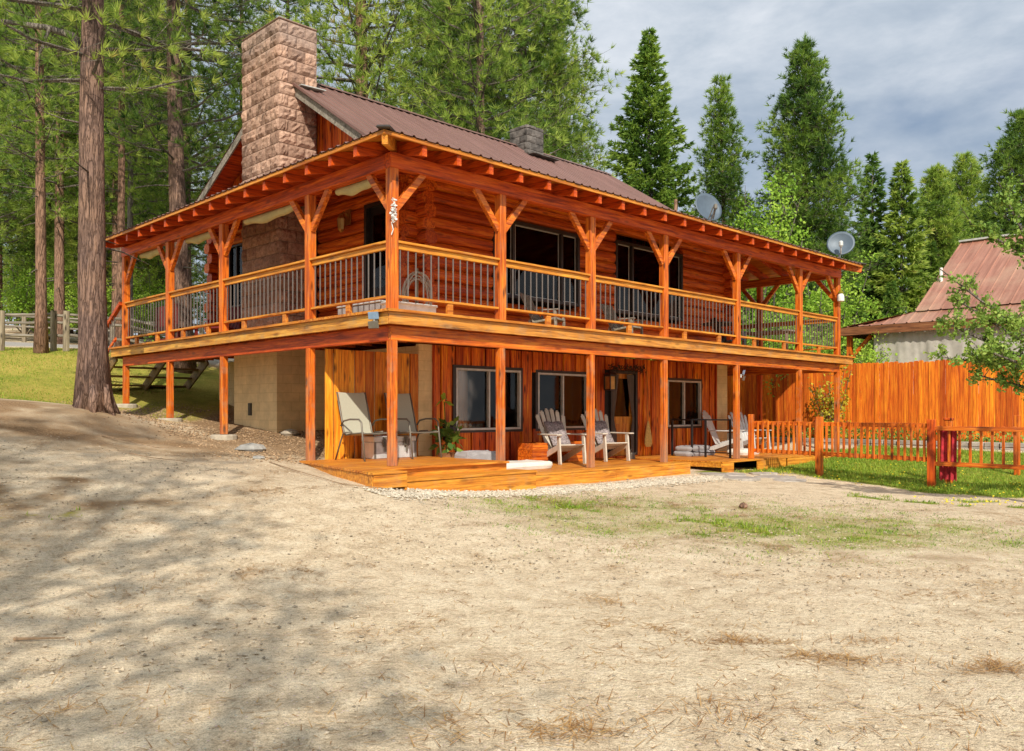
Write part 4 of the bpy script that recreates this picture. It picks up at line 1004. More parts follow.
for x in (-.24,.24):
    mb = MB(); mb.box(x-.05,x+.05,-.222,-.207,.22,.40); mb.box(x-.018,x+.018,-.24,-.222,.12,.38); mb.tube([(x-.06,-.23,.36),(x-.05,-.24,.24),(x+.05,-.24,.24),(x+.06,-.23,.36)], .01, 5); mb.build('latch', M['tube'], t)
for x in (-.46,.46):
    mb = MB(); mb.box(x-.02,x+.02,-.213,-.2,.0,.3); mb.build('corner_strap', M['tube'], t)
# potted plant
def leafy(t, n, cx, cy, cz, rx, rz, size, mat, seed, name='foliage', tintbias=0):
    r = np.random.RandomState(seed); p = r.randn(n,3); p /= np.linalg.norm(p,axis=1)[:,None]; p *= (r.rand(n,1)**.4)*np.array([rx,rx,rz]); p += np.array([cx,cy,cz])
    d = r.randn(n,3)*.7 + (p-np.array([cx,cy,cz]))*1.5; d[:,2] -= .2; d /= np.linalg.norm(d,axis=1)[:,None]; s = np.cross(d, r.randn(n,3)); s /= np.linalg.norm(s,axis=1)[:,None]
    L = size*(.6+r.rand(n,1)*.8); q = np.stack([p, p+d*L*.5+s*L*.28, p+d*L, p+d*L*.5-s*L*.28], 1)
    return np_mesh(name, q, 4, mat, t, attr=np.clip(r.rand(n)+tintbias,0,1))
t = thing('potted_plant', 'leafy green potted plant beside the right sling chair', 'plant', (*H(2.78,1.95),.48), PHI)
mb = MB(); mb.lathe([(.13,0),(.17,.25),(.19,.30),(.16,.30)], 16); mb.build('pot', M['green_pot'], t, smooth=False)
leafy(t, 85, .0,0,.60,.27,.32,.20,M['leafd'],3); mb = MB(); mb.tube([(0,0,.3),(-.03,0,.8),(-.06,0,1.3)], .01, 5); mb.tube([(0,0,.3),(.2,-.05,.7),(.3,0,.9)], .01, 5); mb.build('stem', M['leafd'], t)
leafy(t, 10, -.06,0,1.33,.08,.07,.16,M['leaf'],9,'top_leaf')
t = thing('mailbox', 'small black mailbox fixed to the siding above the potted plant', 'mailbox', (*H(3.12,2.36),1.0), PHI)
mb = MB(); mb.box(-.11,.11,-.12,0,0,.30); mb.build('box_body', M['black'], t, bevel=.02); mb = MB(); mb.box(-.12,.12,-.135,.0,.302,.34); mb.build('lid', M['black'], t, bevel=.01)
# dog bed
def cushion(name, label, cat, a, b, z, w, d, h, mat, rz=0, group=None):
    mb = MB(); n = 10; m_ = 8; vs = []
    for lay, (hh, ins) in enumerate(((0,.04),(.5,0),(.85,.02),(1.0,.09))):
        for k in range(32):
            th = 6.2832*k/32; c, s = math.cos(th), math.sin(th); x = (w/2-ins*.6)*math.copysign(abs(c)**.35,c); y = (d/2-ins*.6)*math.copysign(abs(s)**.35,s)
            vs.append((x,y,h*hh*(1+.06*math.sin(k*1.3+lay))))
    fs = [(l*32+k,l*32+(k+1)%32,(l+1)*32+(k+1)%32,(l+1)*32+k) for l in range(3) for k in range(32)] + [tuple(reversed(range(32))), tuple(range(96,128))]
    mb.add(vs, fs); return tag(mb.build(name, mat, loc=(*H(a,b),z), rotz=PHI+rz, smooth=False, bevel=.01), label, cat, group)
cushion('dog_bed', 'flat white pet bed lying on the low porch left of the planter', 'pet bed', 3.45,.75,.48,1.6,.8,.14,M['whitecloth'])
cushion('floor_cushion', 'small grey cushion behind the white pet bed', 'cushion', 2.72,.95,.48,.95,.5,.36,M['cushion'])
def crate(a, b, s, h, label):
    t = thing('wooden_planter', label, 'planter', (*H(a,b),.48), PHI)
    mb = MB(); k = 3
    for i in range(k):
        z0, z1 = h*i/k+.004, h*(i+1)/k
        mb.box(-s,s,-s,-s+.025,z0,z1); mb.box(-s,s,s-.025,s,z0,z1); mb.box(-s,-s+.025,-s+.026,s-.026,z0,z1); mb.box(s-.025,s,-s+.026,s-.026,z0,z1)
    mb.build('side_board', M['orange_x'], t, bevel=.003); mb = MB(); mb.box(-s+.03,s-.03,-s+.03,s-.03,.02,h-.08); mb.build('soil', M['dark'], t)
crate(5.02,1.75,.23,.44,'square wooden planter box left of the first slatted armchair')
crate(6.22,1.85,.26,.44,'square wooden planter box between the two slatted armchairs')
def adirondack(a, b, z, rz, label, throw=True, mat='resin'):
    t = thing('adirondack_chair', label, 'chair', (*H(a,b),z), PHI+rz, 'slatted armchairs on the porch'); t.scale = (1.06,1.0,1.06)
    for s in (-1,1):
        mb = MB(); x = s*.29; mb.beam((x,-.42,0),(x,-.36,.56),.035,.10,up=(0,1,0)); mb.build('leg', M[mat], t, bevel=.005)
        mb = MB(); mb.beam((x-.0,-.40,.36),(x,.50,.04),.03,.11); mb.build('leg', M[mat], t, bevel=.005)
        mb = MB(); mb.beam((s*.335,-.48,.585),(s*.335,.34,.585),.13,.028); mb.build('armrest', M[mat], t, bevel=.01)
    mb = MB()
    for k in range(7): y = -.38+k*.085; mb.beam((-.27,y,.385-k*.022),(.27,y,.385-k*.022),.075,.022)
    mb.build('seat', M[mat], t, bevel=.004)
    mb = MB()
    for k in range(6):
        u = (k-2.5)/2.5; x0 = u*.19; x1 = u*.31; L = .92-.14*u*u
        p = Vector((x0,.16,.23)); q = Vector((x1,.16+.42*L,.23+.93*L)); mb.beam(p,q,.09,.02,up=(0,-1,.4))
        mb.beam(q,q+(q-p).normalized()*.03,.05,.02,up=(0,-1,.4))
    mb.beam((-.24,.40,.70),(.24,.40,.70),.02,.07); mb.build('backrest', M[mat], t, bevel=.004)
    if throw:
        mb = MB(); vs = []
        for i in range(7):
            tt = i/6
            for k in range(7):
                u = k/6-.5; vs.append((u*.46+.06*tt, .42-.30*tt-.035+.012*math.sin(k*2.1+i), .88-.52*tt+.01*math.sin(k*1.7)))
        mb.add(vs, [(i*7+k,i*7+k+1,(i+1)*7+k+1,(i+1)*7+k) for i in range(6) for k in range(6)])
        o = mb.build('throw_blanket', M['throw'], None, smooth=True, loc=(*H(a,b),z), rotz=PHI+rz); sd = o.modifiers.new('s','SOLIDIFY'); sd.thickness = .02
        tag(o, 'grey patterned throw hanging on the back of the '+throw, 'blanket')
adirondack(5.50,1.35,.48,-.28,'taupe slatted armchair with patterned throw, right of the planter box','left slatted armchair')
adirondack(7.0,1.35,.48,-.28,'taupe slatted armchair with patterned throw, nearest the front door','slatted armchair by the front door')
adirondack(12.55,1.7,.44,.3,'grey slatted armchair without a throw behind the black metal rail',None,'galv')
adirondack(13.6,1.5,.44,-.2,'grey slatted armchair half hidden behind the far lower porch post',None,'galv')
cushion('folded_cushion', 'lower grey folded cushion in the pile behind the black rail', 'cushion', 10.95,1.6,.44,1.3,.6,.13,M['cushion'])
cushion('folded_cushion', 'upper grey folded cushion in the pile behind the black rail', 'cushion', 10.9,1.62,.575,1.15,.55,.12,M['cushion'],.1)
cushion('cream_cushion', 'cream cushion lying right of the grey cushion pile', 'cushion', 12.2,.9,.44,1.0,.6,.15,M['whitecloth'],.1)
t = thing('metal_railing', 'black metal rail standing across the side platform', 'railing', (*H(10.45,.0),.44), PHI)
mb = MB(); mb.tube([(0,.25,.94),(0,1.95,.94)], .018, 6); mb.tube([(0,.25,.12),(0,1.95,.12)], .014, 6); mb.build('rail', M['black'], t)
for y in (.25,.95,1.35,1.95):
    mb = MB(); mb.box(-.022,.022,y-.022,y+.022,0,.96); mb.build('rail_post', M['black'], t)
t = thing('broom', 'yellow straw broom hung head-down on the siding right of the door', 'broom', (*H(9.86,2.34),.68), PHI)
mb = MB(); mb.tube([(0,-.04,.62),(0,-.02,1.95)], .016, 8); mb.build('handle', M['gold_z'], t)
mb = MB(); mb.lathe([(.11,0),(.155,.08),(.15,.2),(.10,.42),(.04,.62),(.025,.66)], 14, (0,-.06,0))
for v_ in range(len(mb.v)): x,y,z = mb.v[v_]; mb.v[v_] = (x,(y+.06)*.3-.06,z)
mb.build('bristle_head', M['straw'], t)
t = thing('door_garland', 'dark dried garland along the top of the lower front door', 'garland', (*H(8.98,2.3),2.66), PHI)
mb = MB()
for k in range(170): 
    x = R.uniform(-.72,.72); p = Vector((x,R.uniform(-.08,.03),R.uniform(-.07,.08))); mb.tube([p, p+Vector((R.uniform(-.07,.07),R.uniform(-.06,.02),R.uniform(-.09,.08)))], [.014,.003], 4)
mb.build('twigs', M['garland'], t)
t = thing('wall_lantern', 'brass and glass lantern on the siding left of the lower door', 'wall lamp', (*H(8.2,2.34),2.1), PHI)
mb = MB(); mb.box(-.12,.12,-.24,-.04,.0,.03); mb.box(-.12,.12,-.24,-.04,.34,.38); mb.add([(-.14,-.26,.38),(.14,-.26,.38),(.14,-.02,.38),(-.14,-.02,.38),(0,-.14,.5)], [(0,1,4),(1,2,4),(2,3,4),(3,0,4)])
for x in (-.11,.11):
    for y in (-.23,-.05): mb.box(x-.012,x+.012,y-.012,y+.012,.03,.34)
mb.box(-.03,.03,-.04,.03,.1,.3); mb.build('lantern_frame', M['bronze'], t); mb = MB(); mb.box(-.1,.1,-.22,-.06,.03,.34); mb.build('lantern_glass', M['brass'], t)
t = thing('watering_can', 'small grey can on the step right of the door', 'can', (*H(8.75,1.95),.42), PHI)
mb = MB(); mb.lathe([(.11,0),(.12,.2),(.09,.26)], 14); mb.tube([(.1,0,.1),(.24,0,.26)], .02, 6); t.scale = (.62,.62,.62); mb.build('can_body', M['tube'], t); mb = MB(); mb.tube([(-.09,0,.2),(-.12,0,.36),(0,0,.42),(.08,0,.26)], .01, 6); mb.build('handle', M['tube'], t)
# balcony furniture
t = thing('red_bench', 'dark red slatted bench on the balcony near the stairs', 'bench', (*H(.62,9.9),DZ), PHI)
mb = MB()
for k in range(9): mb.box(-.06,-.03,-.7+k*.155,-.7+k*.155+.12,.35,1.0)
mb.build('backrest', M['redbrown'], t); mb = MB()
for k in range(4): mb.box(.0+k*.11,.09+k*.11,-.72,.72,.40,.43)
mb.build('seat', M['redbrown'], t)
for x in (-.03,.4):
    for y in (-.66,.66): mb = MB(); mb.box(x-.03,x+.03,y-.03,y+.03,0,.4); mb.build('leg', M['redbrown'], t)
mb = MB(); mb.box(-.06,-.03,-.72,.72,.0,.2); mb.build('apron', M['redbrown'], t)
def lounge(a, b, rz, m1, label):
    t = thing('balcony_chair', label, 'chair', (*H(a,b),DZ), PHI+rz)
    mb = MB()
    for k in range(6): mb.beam((-.27+k*.108,.2,.3),(-.27+k*.108,.52,.95),.09,.02,up=(0,-1,.4))
    mb.build('backrest', M[m1], t); mb = MB(); mb.beam((0,-.3,.38),(0,.25,.3),.55,.05); mb.build('seat', M[m1], t, bevel=.01)
    for x in (-.27,.27):
        mb = MB(); mb.beam((x,-.3,0),(x,-.28,.55),.05,.05); mb.build('leg', M[m1], t); mb = MB(); mb.beam((x,.45,0),(x,.2,.5),.05,.05); mb.build('leg', M[m1], t)
        mb = MB(); mb.beam((x,-.36,.56),(x,.34,.56),.08,.025); mb.build('armrest', M[m1], t)
lounge(1.3,6.6+1.7,-1.2,'redbrown','dark red slatted chair on the balcony beside the rear window')
lounge(5.3,1.6,.4,'grey_wood','grey wooden chair on the balcony in front of the first large window')
lounge(7.9,1.5,.2,'grey_wood','grey wooden chair on the balcony between the two large windows')
lounge(12.6,1.5,.8,'black','dark chair on the balcony near the far log corner')
t = thing('balcony_table', 'dark round table on the balcony beyond the second large window', 'table', (*H(11.7,1.3),DZ), PHI)
mb = MB(); mb.lathe([(.48,.70),(.50,.72),(.48,.74)], 20); mb.build('table_top', M['black'], t); mb = MB(); mb.lathe([(.25,0),(.05,.05),(.04,.7)], 12); mb.build('pedestal', M['black'], t)
t = thing('patio_table', 'weathered table at the open far end of the balcony', 'table', (*H(15.0,1.6),DZ), PHI)
mb = MB(); mb.box(-.5,.5,-.8,.8,.70,.74); mb.build('table_top', M['grey_wood'], t)
for x in (-.42,.42):
    for y in (-.7,.7): mb = MB(); mb.box(x-.03,x+.03,y-.03,y+.03,0,.7); mb.build('leg', M['grey_post'], t)
t = thing('coiled_hose', 'loose pale coil of hose hanging at the near log corner', 'hose', (*H(2.05,1.95),DZ), PHI-.5)
mb = MB(); pts = []
for k in range(190): th = k*.33; rr = .24+.05*math.sin(k*.37); pts.append((rr*math.cos(th), .05*math.sin(k*.21), .62+1.6*rr*math.sin(th)))
mb.tube(pts, .011, 5, cap=False); mb.build('hose_loop', M['resin'], t); mb = MB(); mb.box(-.03,.03,.06,.1,0,1.15); mb.build('hose_post', M['grey_post'], t)
t = thing('window_box', 'long white plastic trough on the balcony floor at the corner', 'trough', (*H(.6,.30),DZ), PHI)
mb = MB(); mb.box(-.48,.42,-.16,.16,.002,.17); mb.box(-.5,.44,-.18,.18,.14,.18); mb.build('trough_body', M['white'], t, bevel=.01)
t = thing('storage_box', 'grey storage box behind the balcony rail on the left side', 'box', (*H(.35,1.1),DZ), PHI)
mb = MB(); mb.box(-.18,.18,-.55,.7,.002,.2); mb.build('box_body', M['cushion'], t, bevel=.01); mb = MB(); mb.box(-.2,.2,-.57,.72,.202,.235); mb.build('lid', M['galv'], t, bevel=.01)

# ------------------------------------------------------------------ fences on the right
FA = 10.8
def fbase(b): return gh(FA, b)
def picket_section(name, label, b_hi, b_lo, zt, zb, rails_front, sp=.135, posts=(), zt2=None, zb2=None):
    t = thing(name, label, 'fence', (*H(FA,0),0), PHI)
    zt2 = zt2 or zt; zb2 = zb2 or zb
    n = int((b_hi-b_lo)/sp); xs = -.035 if not rails_front else .02
    for k in range(n+1):
        b = b_hi-.06-(b_hi-b_lo-.12)*k/n; f = k/n; a_, b_ = zt+(zt2-zt)*f, zb+(zb2-zb)*f
        mb = MB(); j = R.uniform(-.01,.01); mb.box(xs,xs+.03,b-.026,b+.026,b_,a_+j); mb.build('picket', M['orange_z'], t, bevel=.004)
    for (u0,u1) in ((zt-.05,zt2-.05),(zb+.06,zb2+.06)):
        mb = MB(); x = 0.02 if not rails_front else -.01; off = .025
        if rails_front: x = -.02
        mb.beam((x,b_hi,u0),(x,b_lo,u1),.04 if not rails_front else .045,.09); mb.build('rail', M['orange_y'], t, bevel=.004)
    for (b,z0,z1,w,mt) in posts:
        mb = MB(); mb.box(-.09-w/2 if not rails_front else -.07,-.04+w/2-.01 if not rails_front else .05,b-w/2,b+w/2,z0,z1); mb.build('fence_post', M[mt], t, bevel=.008)
    return t
zb = lambda b: gh(FA,b)
picket_section('picket_fence', 'orange picket fence running from the lower porch post to the gate', -.12, -4.25, 1.36, .58, False, posts=((-1.9,zb(-1.9)-.1,1.47,.13,'orange_z'),(-.16,.44,1.52,.10,'orange_z')), zt2=1.34, zb2=.52)
picket_section('picket_fence', 'orange picket fence with rails in front, right of the gate post', -4.40, -9.6, 1.285, .44, True, sp=.20, posts=((-4.33,zb(-4.3)-.1,1.42,.15,'red_z'),(-9.5,-.1,1.44,.14,'orange_z')), zt2=1.285, zb2=.42)
t = thing('gate_post', 'short square post standing behind the picket fence beside the gate post', 'post', (*H(FA+.75,-4.42),0), PHI)
mb = MB(); mb.box(-.07,.07,-.07,.07,zb(-4.4)-.1,1.40); mb.build('post_body', M['orange_z'], t, bevel=.008); mb = MB(); mb.box(-.085,.085,-.085,.085,1.40,1.45); mb.build('post_cap', M['red_z'], t, bevel=.008)
mb = MB(); mb.box(-.055,.055,-.055,.055,zb(-5.2)-.1,1.50); tag(mb.build('garden_post', M['orange_z'], None, loc=(*H(FA+2.6,-5.25),0), rotz=PHI, bevel=.008), 'short post with flat top standing in the lawn behind right picket fence', 'post')
mb = MB(); vs = []; 
for i in range(25):
    for k in range(9):
        u = i/24; zz = 1.24-k*.135; vs.append((.09+.025*math.sin(u*22+k*.3), -4.44-.36*u, zz+(.02*math.sin(u*31) if k == 8 else 0)))
mb.add(vs, [(i*9+k,i*9+k+1,(i+1)*9+k+1,(i+1)*9+k) for i in range(24) for k in range(8)])
tag(mb.build('red_cloth', M['redcloth'], None, smooth=True, loc=(*H(FA,0),0), rotz=PHI), 'dark red streaked cloth hanging behind the pickets beside the gate post', 'cloth')
# tall board fence
t = thing('tall_board_fence', 'tall solid orange board fence closing the garden at right', 'fence', (*H(18.55,0),0), PHI)
mb = MB(); b = 8.0
while b > -8.5:
    w = R.uniform(.13,.16); x = R.uniform(-.014,.014); zt = 3.10+R.uniform(-.03,.02); g = .55
    mb.add([(x,b,g),(x,b-w+.010,g),(x,b-w+.010,zt-.03),(x,b-w+.03,zt),(x,b-.03,zt),(x,b,zt-.03),(x+.02,b,g),(x+.02,b-w+.006,g),(x+.02,b-w+.006,zt-.03),(x+.02,b-w+.03,zt),(x+.02,b-.03,zt),(x+.02,b,zt-.03)],
           [(5,4,3,2,1,0),(6,7,8,9,10,11)]+[(i,(i+1)%6,(i+1)%6+6,i+6) for i in range(6)])
    b -= w
mb.build('fence_boards', M['fence'], t)
for z in (1.0,2.0,2.9): mb = MB(); mb.box(.025,.065,-8.5,8,z-.045,z+.045); mb.build('rail', M['orange_y'], t)
for k in range(8): mb = MB(); b = 7.5-k*2.3; mb.box(.07,.16,b-.05,b+.05,.5,3.0); mb.build('fence_post', M['orange_z'], t)
# garden edging blocks
t = thing('garden_edging', 'low grey block edging in front of the tall board fence', 'edging', (*H(17.4,0),0), PHI)
mb = MB(); b = 3.5
while b > -7.5:
    for k in range(2): 
        w = .38; mb.box(-.1+R.uniform(-.02,.02),.14,b-w+.015,b-.0,.50+k*.13,.62+k*.13)
    b -= .385
mb.build('edging_blocks', M['blockstone'], t, bevel=.012)
leafy_t = thing('garden_plants', 'pale green low plants growing in the bed under the tall fence', 'plants', (*H(17.9,0),.7), PHI)
leafy_t['kind'] = 'stuff'
rr = np.random.RandomState(4)
n = 2600; bb = rr.uniform(-7,3.5,n); p = np.stack([rr.randn(n)*.12-.15, bb, rr.rand(n)**2*.35], -1); d = rr.randn(n,3)*.6+np.array([0,0,1]); d /= np.linalg.norm(d,axis=1)[:,None]; s = np.cross(d, rr.randn(n,3)); s /= np.linalg.norm(s,axis=1)[:,None]; L = .09
np_mesh('foliage', np.stack([p,p+d*L*.5+s*L*.3,p+d*L,p+d*L*.5-s*L*.3],1), 4, M['leafd'], leafy_t, attr=rr.rand(n))
# red and white child's cart behind the picket fence
t = thing('garden_cart', 'red and white cart standing behind the right picket fence', 'cart', (*H(14.6,-6.0),gh(14.6,-6.0)), PHI+.4)
mb = MB(); mb.add([(-.45,-.3,.25),(.45,-.3,.25),(.45,.3,.25),(-.45,.3,.25),(-.6,-.4,.62),(.6,-.4,.62),(.6,.4,.62),(-.6,.4,.62)], [(3,2,1,0),(0,1,5,4),(1,2,6,5),(2,3,7,6),(3,0,4,7)]); mb.build('tray', M['redcloth'], t)
for s in (-1,1):
    mb = MB(); mb.tube([(.35,s*.35,.16),(.35,s*.39,.16)], .16, 16); mb.build('wheel', M['black'], t)
mb = MB(); mb.beam((-.5,-.35,.05),(-.7,-.35,.85),.05,.05); mb.beam((-.5,.35,.05),(-.7,.35,.85),.05,.05); mb.box(-.72,-.5,-.4,.4,.62,.66); mb.build('handle', M['white'], t)

# ------------------------------------------------------------------ outbuilding on the right
SH = thing('outbuilding', 'outbuilding with steep rusty pink metal roof behind the board fence', 'building', (OX,OY,0), PHI)
part(MB().box(24.9,33,-9,1.0,.5,4.9), 'wall', M['grey_wood'], SH)
def corr2(name, mat, t0, t1, st, en, axis):
    pts = []; t = t0
    while t < t1:
        for dt, h in ((0,0),(.2,0),(.225,.03),(.255,.03),(.28,0)): pts.append((t+dt,h))
        t += .45
    vs = []
    for t, h in pts: s, e = st(t), en(t); vs += [(s[0],s[1],s[2]+h),(e[0],e[1],e[2]+h)]
    mb = MB(); mb.add(vs, [(2*i,2*i+2,2*i+3,2*i+1) for i in range(len(pts)-1)]); return part(mb, name, mat, SH)
corr2('steep_roof', M['shed_roof'], -9, 1.15, lambda t:(24.95,t,5.32), lambda t:(30,t,8.57), 'y')
corr2('steep_roof_back', M['shed_roof'], -9, 1.15, lambda t:(35,t,5.3), lambda t:(30,t,8.56), 'y')
corr2('porch_roof', M['shed_roof'], -9, 3.6, lambda t:(24.1,t,4.82), lambda t:(25.1 if t < 1.2 else max(24.1,25.1-(t-1.2)*.1),t,5.33-(max(0,t-1.2))*.21), 'y')
part(MB().add([(25.1,1.2,5.33),(24.1,3.62,4.82),(32,3.62,4.82),(32,1.2,5.33)], [(0,1,2,3)]), 'end_porch_roof', M['shed_roof'], SH)
part(MB().box(24.06,24.12,-9,3.64,4.50,4.80).box(24.125,32,3.58,3.64,4.50,4.80), 'fascia', M['brown_y'], SH)
part(MB().add([(25.0,1.05,4.9),(35,1.05,4.9),(30,1.05,8.5)], [(0,1,2)]), 'gable', M['grey_wood'], SH)
part(MB().beam((30,-9,8.62),(30,1.2,8.62),.3,.07), 'ridge_cap', M['alu'], SH)
p_ = part(MB().box(24.4,24.58,3.33,3.51,.6,4.5), 'porch_post', M['orange_z'], SH)
part(MB().beam((24.49,3.3,3.7),(24.49,2.6,4.48),.12,.12), 'brace', M['orange_y'], p_)
part(MB().tube([(27,.93,6.4),(27,.93,7.15)], .06, 8), 'stove_pipe', M['white'], SH)
mb = MB(); vs = []; n = 90
for i in range(n+1):
    b = 2.45-i*.11
    for k in range(8):
        z = 4.52-k*.33; vs.append((24.36+.06*math.sin(b*9+math.sin(b*3)*2)*(k/7)**.7+.03*math.sin(b*23+k*.5), b-.0+.1*(k/7)*math.sin(b*4), z))
mb.add(vs, [(i*8+k,i*8+k+1,(i+1)*8+k+1,(i+1)*8+k) for i in range(n) for k in range(7)])
tag(mb.build('tarp', M['tarp'], None, smooth=True, loc=(OX,OY,0), rotz=PHI), 'grey tarp hung below the eave of the outbuilding', 'tarp')

# ------------------------------------------------------------------ rail fence on the left
t = thing('split_rail_fence', 'weathered grey rail fence along the road at far left', 'fence', (0,0,0))
fy = 27.0; xs_ = [-27,-24.6,-22.2,-19.0,-16.15,-14.5,-14.1,-12.2,-10.2,-8.2,-6.0]
for x in xs_:
    g = gz(x,fy); mb = MB(); mb.tube([(x,fy,g-.2),(x+.01,fy,g+1.27)], .10, 8, jit=.06, rnd=R); mb.build('fence_post', M['grey_post'], t)
for i in range(len(xs_)-1):
    for h in (1.16,.92,.50):
        g0, g1 = gz(xs_[i],fy)+h+R.uniform(-.03,.03), gz(xs_[i+1],fy)+h+R.uniform(-.03,.03); mb = MB(); mb.tube([(xs_[i],fy+.08,g0),((xs_[i]+xs_[i+1])/2,fy+.08,(g0+g1)/2-.02),(xs_[i+1],fy+.08,g1)], .045, 6); mb.build('rail', M['grey_wood'], t)
t = thing('split_rail_fence', 'second weathered rail fence beyond the road at far left', 'fence', (0,0,0))
fy = 38.5; xs_ = [-34,-30,-26,-22,-18,-14,-10,-6]
for x in xs_:
    g = gz(x,fy); mb = MB(); mb.tube([(x,fy,g-.2),(x+.01,fy,g+1.3)], .10, 6); mb.build('fence_post', M['grey_post'], t)
for i in range(len(xs_)-1):
    for h in (1.16,.7):
        mb = MB(); mb.tube([(xs_[i],fy,gz(xs_[i],fy)+h),(xs_[i+1],fy,gz(xs_[i+1],fy)+h)], .045, 6); mb.build('rail', M['grey_wood'], t)

# rocks, sticks
def rock(x, y, s, label, mat='boulder'):
    mb = MB(); prof = []; n = 10
    vs = []
    for i in range(5):
        ph = math.pi*i/4
        for k in range(n): th = 6.283*k/n; r = s*math.sin(ph)*R.uniform(.8,1.2)+.002; vs.append((r*math.cos(th)*1.3, r*math.sin(th), s*.45*math.cos(ph)*R.uniform(.85,1.15)))
    mb.add(vs, [(i*n+k,i*n+(k+1)%n,(i+1)*n+(k+1)%n,(i+1)*n+k) for i in range(4) for k in range(n)]); return tag(mb.build('rock', M[mat], loc=(x,y,gz(x,y)+s*.12), rotz=R.uniform(0,3)), label, 'rock')
rock(*H(-.35,3.9), .24, 'grey rock on the slope under the left side of the deck')
rock(*H(1.35,5.4), .20, 'pale rock against the foot of the tan chimney base', 'concrete')
rock(*H(-.9,2.6), .10, 'small grey rock at the left tip of the corner platform')
x, y = H(3.4,-4.2); mb = MB(); mb.lathe([(.05,0),(.07,.03),(.05,.07),(.01,.09)], 7); tag(mb.build('pine_cone', M['bark_orange'], loc=(x,y,gz(x,y))), 'reddish brown pine cone lying alone on the weedy dirt', 'pine cone')
def stick(pts, r, label, name='fallen_branch'):
    P = [(x,y,gz(x,y)+r+dz) for x,y,dz in pts]; mb = MB(); mb.tube(P, [r*(1-.6*i/(len(P)-1)) for i in range(len(P))], 6, jit=.1, rnd=R); return tag(mb.build(name, M['twig']), label, 'branch')
stick([(-4.0,14.1,.01),(-3.4,13.3,.02),(-2.83,12.6,.02),(-2.38,12.1,.0),(-1.7,11.95,.02)], .010, 'long thin dead branch lying below the corner platform')
stick([(-3.42,5.86,.0),(-3.1,5.92,.0)], .012, 'short pale stick on the dirt in the left foreground')
stick([(-6.1,13.6,.02),(-5.6,13.2,.03),(-5.0,13.15,.01)], .010, 'dead twig on the bank right of the big pine')
stick([(-7.3,15.2,.02),(-6.9,15.0,.05),(-6.2,14.95,.01),(-5.9,15.1,.05)], .013, 'forked dead branch near the roots of the big pine')

# ------------------------------------------------------------------ trees
def tuft_faces(P, D, n, L, W, spread, r, flat=None):
    """P centres (N,3), D main directions (N,3): n blades each"""
    N_ = len(P); d = D[:,None,:] + r.randn(N_,n,3)*spread; d /= np.linalg.norm(d,axis=2)[...,None]
    s = np.cross(d, r.randn(N_,n,3)); s /= np.maximum(np.linalg.norm(s,axis=2)[...,None],1e-6)
    LL = L*(.65+r.rand(N_,n,1)*.7); p = P[:,None,:]+d*.02
    return np.stack([p-s*W/2, p+s*W/2, p+d*LL], 2).reshape(-1,3,3)
def make_pine(seed, h, c0, rad, nb, tufts_per, L=.34, W=.045, nn=13, lean=(0,0), r0=.3, bark='bark', leafmat='pine', shape=.75, name='pine_tree', label='', group=None, dead=6, top_sparse=0, density=1.0):
    r = np.random.RandomState(seed); q = random.Random(seed)
    t = thing(name, label, 'tree', (0,0,0), 0, group)
    tr = MB(); K = 14; pts = []; rd = []
    wx, wy = q.uniform(-1,1), q.uniform(-1,1)
    for i in range(K+1):
        f = i/K; pts.append((lean[0]*f*h+.12*wx*math.sin(f*5), lean[1]*f*h+.12*wy*math.sin(f*4+1), h*f-.3*(1-f))); rd.append(r0*((1-f)**.75)*(1+.45*math.exp(-f*h/.55))+.015)
    tr.tube(pts, rd, 12, jit=.035, rnd=q)
    tk = tr.build('trunk', M[bark], t, smooth=True)
    def axis(z): f = max(0,min(1,z/h)); return Vector((lean[0]*f*h+.12*wx*math.sin(f*5), lean[1]*f*h+.12*wy*math.sin(f*4+1), z))
    br = MB(); P = []; D = []; T = []
    for k in range(nb):
        f = (k+q.random())/nb; z = h*(c0+(1-c0)*f*.985); az = k*2.399+q.uniform(-.5,.5)
        prof = ((1-f)**shape)*(.45+.55*min(1,f/.18)) ; ln = rad*prof*q.uniform(.6,1.12)+.25
        rise = q.uniform(-.15,.25)+f*.45; o = axis(z); dirv = Vector((math.cos(az),math.sin(az),rise)).normalized()
        p1 = o+dirv*ln*.5; p2 = o+dirv*ln+Vector((0,0,ln*.14)); rr_ = .016*ln+.012
        br.tube([o,p1,p2], [rr_,rr_*.65,.008], 4, cap=False)
        nt_ = max(2,int(tufts_per*density*ln/rad*1.5))
        bt = q.random()
        for j in range(nt_):
            u = .28+.72*(j+q.random())/nt_; c = o.lerp(p1,u*2) if u < .5 else p1.lerp(p2,(u-.5)*2)
            sp_ = ln*.20*(1.15-u*.55)+.08; off = Vector((q.gauss(0,1)*sp_,q.gauss(0,1)*sp_,q.gauss(0,.55)*sp_+.10)); pc = c+off
            if j % 2 == 0: br.tube([c,pc], [.010,.004], 3, cap=False)
            P.append(pc); dd = (off.normalized()*.6+dirv*.7+Vector((0,0,.45))); D.append(dd.normalized()); T.append(bt*.45+q.random()*.55)
    for k in range(dead):
        z = h*q.uniform(c0*.45,c0); az = q.uniform(0,6.28); o = axis(z); ln = q.uniform(.4,1.5); dv = Vector((math.cos(az),math.sin(az),q.uniform(-.3,.2)))
        br.tube([o,o+dv*ln*.5,o+dv*ln+Vector((0,0,q.uniform(-.2,.1)))], [.03,.018,.006], 4, cap=False)
    br.build('limbs', M['bark_grey'], t)
    P = np.array(P); D = np.array(D); T = np.array(T)
    fcs = tuft_faces(P, D, nn, L, W, .55, r)
    np_mesh('crown', fcs, 3, M[leafmat], t, attr=np.clip(np.repeat(T, nn)+r.randn(len(P)*nn)*.06,0,1))
    return t
